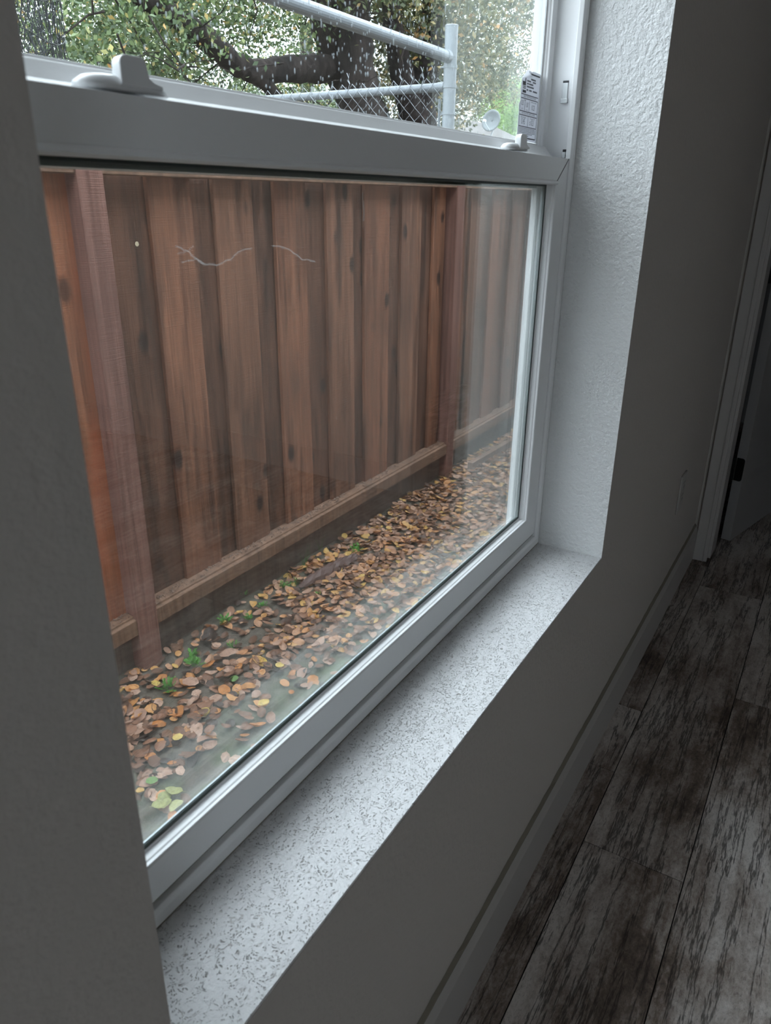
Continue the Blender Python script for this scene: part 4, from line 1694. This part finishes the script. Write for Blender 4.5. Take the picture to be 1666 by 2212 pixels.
def limb(mb_, pts, rad, y=YT, sub=4, wob=0.05, seed=1):
    r = random.Random(seed)
    P = [at(p[0], p[1], p[2] if len(p) > 2 else y) for p in pts]
    q, rr = [], []
    for i in range(len(P) - 1):
        for s in range(sub):
            t_ = s / sub
            a, b = P[i], P[i + 1]
            pp = a.lerp(b, t_)
            ra = rad[i] + (rad[i + 1] - rad[i]) * t_
            q.append(pp + Vector((r.uniform(-1, 1), r.uniform(-1, 1), r.uniform(-1, 1))) * wob * ra)
            rr.append(ra * r.uniform(0.92, 1.1))
    q.append(P[-1])
    rr.append(rad[-1])
    mb_.tube(q, rr, 12)


def ground_below(p):
    return Vector((p.x, p.y, GZ))


def leaf_cloud(name, mat, parent, blobs, n, size, seed):
    """blobs: (center, (rx, ry, rz), weight); leaves hang in small sprays"""
    g = np.random.default_rng(seed)
    wt = np.array([b[2] for b in blobs], float)
    wt /= wt.sum()
    per = 24
    nc = n // per
    idx = g.choice(len(blobs), nc, p=wt)
    C = np.array([tuple(b[0]) for b in blobs])[idx]
    Rr = np.array([b[1] for b in blobs])[idx]
    u = g.normal(size=(nc, 3))
    u /= np.linalg.norm(u, axis=1)[:, None]
    rad = g.uniform(0, 1, nc) ** (1 / 2.4)
    cen = C + u * rad[:, None] * Rr
    P = np.repeat(cen, per, 0) + g.normal(size=(nc * per, 3)) * np.array([0.10, 0.10, 0.09])
    N = len(P)
    d = g.normal(size=(N, 3))
    d[:, 2] -= 0.3
    d /= np.linalg.norm(d, axis=1)[:, None]
    e = g.normal(size=(N, 3))
    e -= (e * d).sum(1)[:, None] * d
    e /= np.linalg.norm(e, axis=1)[:, None]
    nn = np.cross(d, e)
    L = size * g.uniform(0.7, 1.25, N)[:, None]
    Wd = L * 0.27
    V = np.stack([P, P + d * L * 0.45 + e * Wd + nn * L * 0.05, P + d * L, P + d * L * 0.45 - e * Wd + nn * L * 0.05], 1).reshape(-1, 3)
    base = np.array([parent.location.x, parent.location.y, parent.location.z])
    V = V - base
    me = bpy.data.meshes.new(name)
    me.vertices.add(len(V))
    me.vertices.foreach_set('co', V.ravel())
    me.loops.add(N * 4)
    me.loops.foreach_set('vertex_index', np.arange(N * 4))
    me.polygons.add(N)
    me.polygons.foreach_set('loop_start', np.arange(N) * 4)
    me.polygons.foreach_set('loop_total', np.full(N, 4))
    me.materials.append(mat)
    me.update(calc_edges=True)
    o = bpy.data.objects.new(name, me)
    o.parent = parent
    col.objects.link(o)
    return o


GREEN = m_leaf('oak_foliage', None, None, 0.22, island=True, ramp=[
    (0.0, (0.022, 0.042, 0.016)), (0.35, (0.048, 0.085, 0.030)), (0.6, (0.085, 0.135, 0.048)), (0.88, (0.14, 0.18, 0.068)), (0.96, (0.30, 0.27, 0.09)), (1.0, (0.45, 0.24, 0.08))])
OLIVE = m_leaf('olive_foliage', None, None, 0.22, island=True, ramp=[
    (0.0, (0.028, 0.042, 0.018)), (0.4, (0.07, 0.088, 0.034)), (0.75, (0.14, 0.145, 0.058)), (0.92, (0.33, 0.27, 0.12)), (1.0, (0.50, 0.27, 0.10))])
BRIGHT = m_leaf('light_green_foliage', None, None, 0.45, island=True, ramp=[
    (0.0, (0.13, 0.24, 0.06)), (0.5, (0.24, 0.40, 0.10)), (1.0, (0.36, 0.50, 0.17))])

base_p = at(790, 330, YT)
oak = thing('oak_tree', 'large dark oak with twin trunks and a long branch reaching left', 'tree', (base_p.x, base_p.y, GZ))
mb = MB()
gA = (base_p.x, base_p.y)
limb(mb, [(800, 420), (795, 330), (782, 240), (745, 150), (712, 60), (690, -50), (660, -200)], [0.34, 0.30, 0.24, 0.19, 0.17, 0.16, 0.13], seed=3)
q = at(800, 420, YT)
mb.tube([(q.x, q.y, GZ - 0.05), (q.x, q.y, q.z)], [0.42, 0.35], 14)
mb.build('trunk', M['bark'], oak, smooth=True)
mb = MB()
limb(mb, [(795, 300), (778, 220), (768, 130), (765, 30), (762, -60), (770, -220)], [0.24, 0.19, 0.165, 0.15, 0.15, 0.12], y=YT - 0.25, seed=4)
mb.build('trunk', M['bark'], oak, smooth=True)
mb = MB()
limb(mb, [(735, 150), (680, 148), (610, 150), (545, 155), (505, 135), (455, 90), (395, 45), (330, 8), (250, -40)], [0.13, 0.115, 0.095, 0.09, 0.085, 0.085, 0.08, 0.07, 0.05], y=YT, seed=5)
mb.build('branch', M['bark'], oak, smooth=True)
mb = MB()
limb(mb, [(545, 155), (575, 182), (600, 212), (640, 260)], [0.07, 0.06, 0.055, 0.05], seed=6)
mb.build('branch', M['bark'], oak, smooth=True)
mb = MB()
RT2 = random.Random(77)
for i in range(70):
    px, py = RT2.uniform(180, 950), RT2.uniform(-60, 230)
    a = at(px, py, YT + RT2.uniform(-0.8, 0.8))
    pts = [a]
    d_ = Vector((RT2.uniform(-1, 1), RT2.uniform(-1, 1), RT2.uniform(-0.8, 0.6))).normalized()
    for s in range(4):
        pts.append(pts[-1] + (d_ + Vector((RT2.uniform(-.4, .4), RT2.uniform(-.4, .4), RT2.uniform(-.4, .4)))) * 0.16)
    mb.tube(pts, [0.007, 0.006, 0.004, 0.003, 0.002], 5)
mb.build('twigs', M['bark'], oak)


def blob(px, py, y, rx, ry, rz, wgt):
    return (at(px, py, y), (rx, ry, rz), wgt)


leaf_cloud('foliage', GREEN, oak, [
    blob(290, 50, 6.2, 1.2, 1.2, 0.75, 3.0), blob(200, 160, 7.0, 0.9, 0.9, 0.5, 1.2), blob(420, 20, 6.2, 1.0, 1.0, 0.45, 1.5),
    blob(400, 190, 7.4, 1.2, 0.9, 0.35, 0.9), blob(650, 40, 6.4, 0.9, 0.9, 0.7, 1.2), blob(600, -60, 4.6, 1.6, 1.0, 0.4, 0.8),
    blob(200, -200, 5.0, 2.5, 1.5, 0.9, 1.6), blob(600, -330, 4.6, 4.0, 1.8, 1.0, 2.4), blob(640, 220, 7.0, 1.2, 1.0, 0.30, 0.7), blob(0, 50, 7.0, 1.6, 1.4, 1.2, 1.2),
    blob(330, 110, 4.9, 0.5, 0.45, 0.35, 0.35), blob(440, 60, 4.2, 0.35, 0.35, 0.25, 0.16), blob(200, 60, 4.4, 0.3, 0.3, 0.35, 0.2)], 42000, 0.050, 1)

b2 = at(900, 330, 4.2)
oak2 = thing('oak_tree', 'second dark tree with olive and yellowing leaves behind the pipe rails', 'tree', (b2.x, b2.y, GZ))
mb = MB()
limb(mb, [(905, 400), (900, 320), (905, 220), (925, 120), (938, 20), (935, -80), (940, -220)], [0.26, 0.22, 0.18, 0.14, 0.12, 0.11, 0.09], y=4.2, seed=8)
q = at(905, 400, 4.2)
mb.tube([(q.x, q.y, GZ - 0.05), (q.x, q.y, q.z)], [0.34, 0.27], 14)
mb.build('trunk', M['bark'], oak2, smooth=True)
mb = MB()
limb(mb, [(893, 260), (868, 160), (850, 60), (835, -80)], [0.14, 0.11, 0.09, 0.07], y=4.2, seed=9)
mb.build('branch', M['bark'], oak2, smooth=True)
leaf_cloud('foliage', OLIVE, oak2, [
    blob(900, 60, 4.4, 0.8, 0.9, 0.7, 2.4), blob(960, 160, 4.8, 0.6, 0.8, 0.6, 1.6), blob(840, -60, 4.2, 1.0, 1.0, 0.5, 1.4),
    blob(1085, 50, 8.8, 2.1, 1.2, 1.5, 5.5), blob(1060, 170, 9.4, 2.2, 1.0, 0.8, 4.0), blob(1040, 240, 12.0, 2.6, 1.0, 0.8, 2.6), blob(1150, -80, 4.2, 1.5, 1.0, 0.7, 2.2), blob(870, 240, 5.6, 0.8, 0.9, 0.6, 1.2),
    blob(1000, -250, 4.2, 3.0, 1.6, 1.0, 2.4)], 60000, 0.060, 2)

b3 = at(1210, 330, 9.5)
shrub = thing('leafy_tree', 'light green tree behind the rating sticker beside the neighbouring roof', 'tree', (b3.x, b3.y, GZ))
mb = MB()
limb(mb, [(1200, 420), (1190, 300), (1180, 180), (1170, 60)], [0.16, 0.14, 0.10, 0.07], y=9.5, seed=10)
q = at(1200, 420, 9.5)
mb.tube([(q.x, q.y, GZ - 0.05), (q.x, q.y, q.z)], [0.13, 0.10], 12)
mb.build('trunk', M['bark'], shrub, smooth=True)
leaf_cloud('foliage', BRIGHT, shrub, [
    blob(1140, 250, 9.8, 1.7, 0.9, 0.9, 2.0), blob(1170, 310, 9.4, 2.0, 0.9, 0.9, 2.0), blob(1110, 230, 11.0, 2.0, 0.8, 1.0, 2.0)], 34000, 0.080, 3)

# hedge of distant trees that closes the view low down
b4 = at(300, 300, 9.0)
hedge = thing('distant_tree', 'distant green tree low behind the other trunks', 'tree', (b4.x + 4, b4.y, GZ))
mb = MB()
mb.tube([(b4.x + 4, b4.y, GZ), (b4.x + 4, b4.y, 4.0)], [0.2, 0.1], 10)
mb.build('trunk', M['bark'], hedge)
leaf_cloud('foliage', GREEN, hedge, [
    ((b4.x + 0.0, b4.y + 1, 2.4), (2.5, 1.2, 1.0), 1.3), ((b4.x + 5, b4.y + 0.5, 2.2), (3.5, 1.2, 1.1), 1.6), ((b4.x + 8, b4.y + 3, 3.0), (3.0, 1.0, 1.7), 1.6)], 22000, 0.09, 5)

# ------------------------------------------------------------------ neighbouring house with a satellite dish
H1 = at(1058, 268, 7.6)
k = NM('grey_shingles')
v = k.coords('Object', (1, 1, 1))
br = k.n('TexBrick')
k.l(v, br.inputs['Vector'])
br.inputs['Color1'].default_value = (0.075, 0.068, 0.065, 1)
br.inputs['Color2'].default_value = (0.105, 0.094, 0.090, 1)
br.inputs['Mortar'].default_value = (0.02, 0.018, 0.018, 1)
br.inputs['Scale'].default_value = 5.0
br.inputs['Mortar Size'].default_value = 0.02
M['shingle'] = k.done(k.pbr(br.outputs[0], 0.9))
house = thing('neighbour_house', 'neighbouring house with a pale shingle roof low behind the post', 'house', (H1.x, H1.y, GZ))
e1 = at(940, 330, 6.4)
ridge_z = H1.z
mb = MB()
# hipped roof: ridge along y, slope falling towards the camera and to the right
rx, ry = H1.x, H1.y
eave_z = ridge_z - 1.25
mb.add([(rx, ry, ridge_z), (rx - 1.6, ry, ridge_z - 0.02), (rx - 4.0, ry - 2.2, eave_z), (rx + 3.4, ry - 2.2, eave_z), (rx + 3.4, ry + 2.2, eave_z), (rx - 4.0, ry + 2.2, eave_z)],
       [(0, 1, 2, 3), (0, 3, 4), (0, 4, 5, 1), (1, 5, 2), (2, 5, 4, 3)])
mb.build('roof', M['shingle'], house)
mb = MB()
mb.box(rx - 3.6, rx + 3.0, ry - 1.8, ry + 1.8, GZ, eave_z)
mb.build('wall', M['stucco'], house)
dish = thing('satellite_dish', 'small pale satellite dish on the neighbouring roof', 'satellite dish', (0, 0, 0))
dc = at(1064, 262, 6.3)
dish.location = (dc.x, dc.y, dc.z - 0.35)
tocam = (EYE - dc).normalized()
ax_ = (tocam + Vector((-0.25, 0.55, 0.30))).normalized()
u_ = ax_.cross(Vector((0, 0, 1))).normalized()
v_ = u_.cross(ax_)
mb = MB()
nr, na = 5, 24
vs3 = []
DR = 0.19
for i in range(nr + 1):
    r_ = DR * i / nr
    for a in range(na):
        t_ = 2 * PI * a / na
        vs3.append(dc + u_ * r_ * math.cos(t_) + v_ * r_ * 0.95 * math.sin(t_) + ax_ * (0.06 * (r_ / DR) ** 2))
fs3 = [(i * na + a, i * na + (a + 1) % na, (i + 1) * na + (a + 1) % na, (i + 1) * na + a) for i in range(nr) for a in range(na)]
mb.add(vs3, fs3)
o = mb.build('reflector', plain('dish_grey', (0.12, 0.135, 0.145), 0.5), dish, smooth=True)
s2 = o.modifiers.new('solid', 'SOLIDIFY')
s2.thickness = 0.01
mb = MB()
mb.tube([dc - ax_ * 0.01, dc - ax_ * 0.06 + Vector((0, 0, -0.10)), dc + Vector((-0.08, 0, -0.30)), dc + Vector((-0.08, 0.0, -0.9))], 0.018, 10)
mb.build('mast', plain('mast_white', (0.20, 0.21, 0.22), 0.5), dish)
mb = MB()
mb.tube([dc - v_ * DR * 0.9 + ax_ * 0.05, dc + ax_ * 0.26 - v_ * 0.08], 0.009, 8)
mb.obox(dc + ax_ * 0.27 - v_ * 0.06, ax_, u_, v_, 0.03, 0.02, 0.02)
mb.build('feed_arm', plain('feed_grey', (0.5, 0.55, 0.58), 0.5), dish)
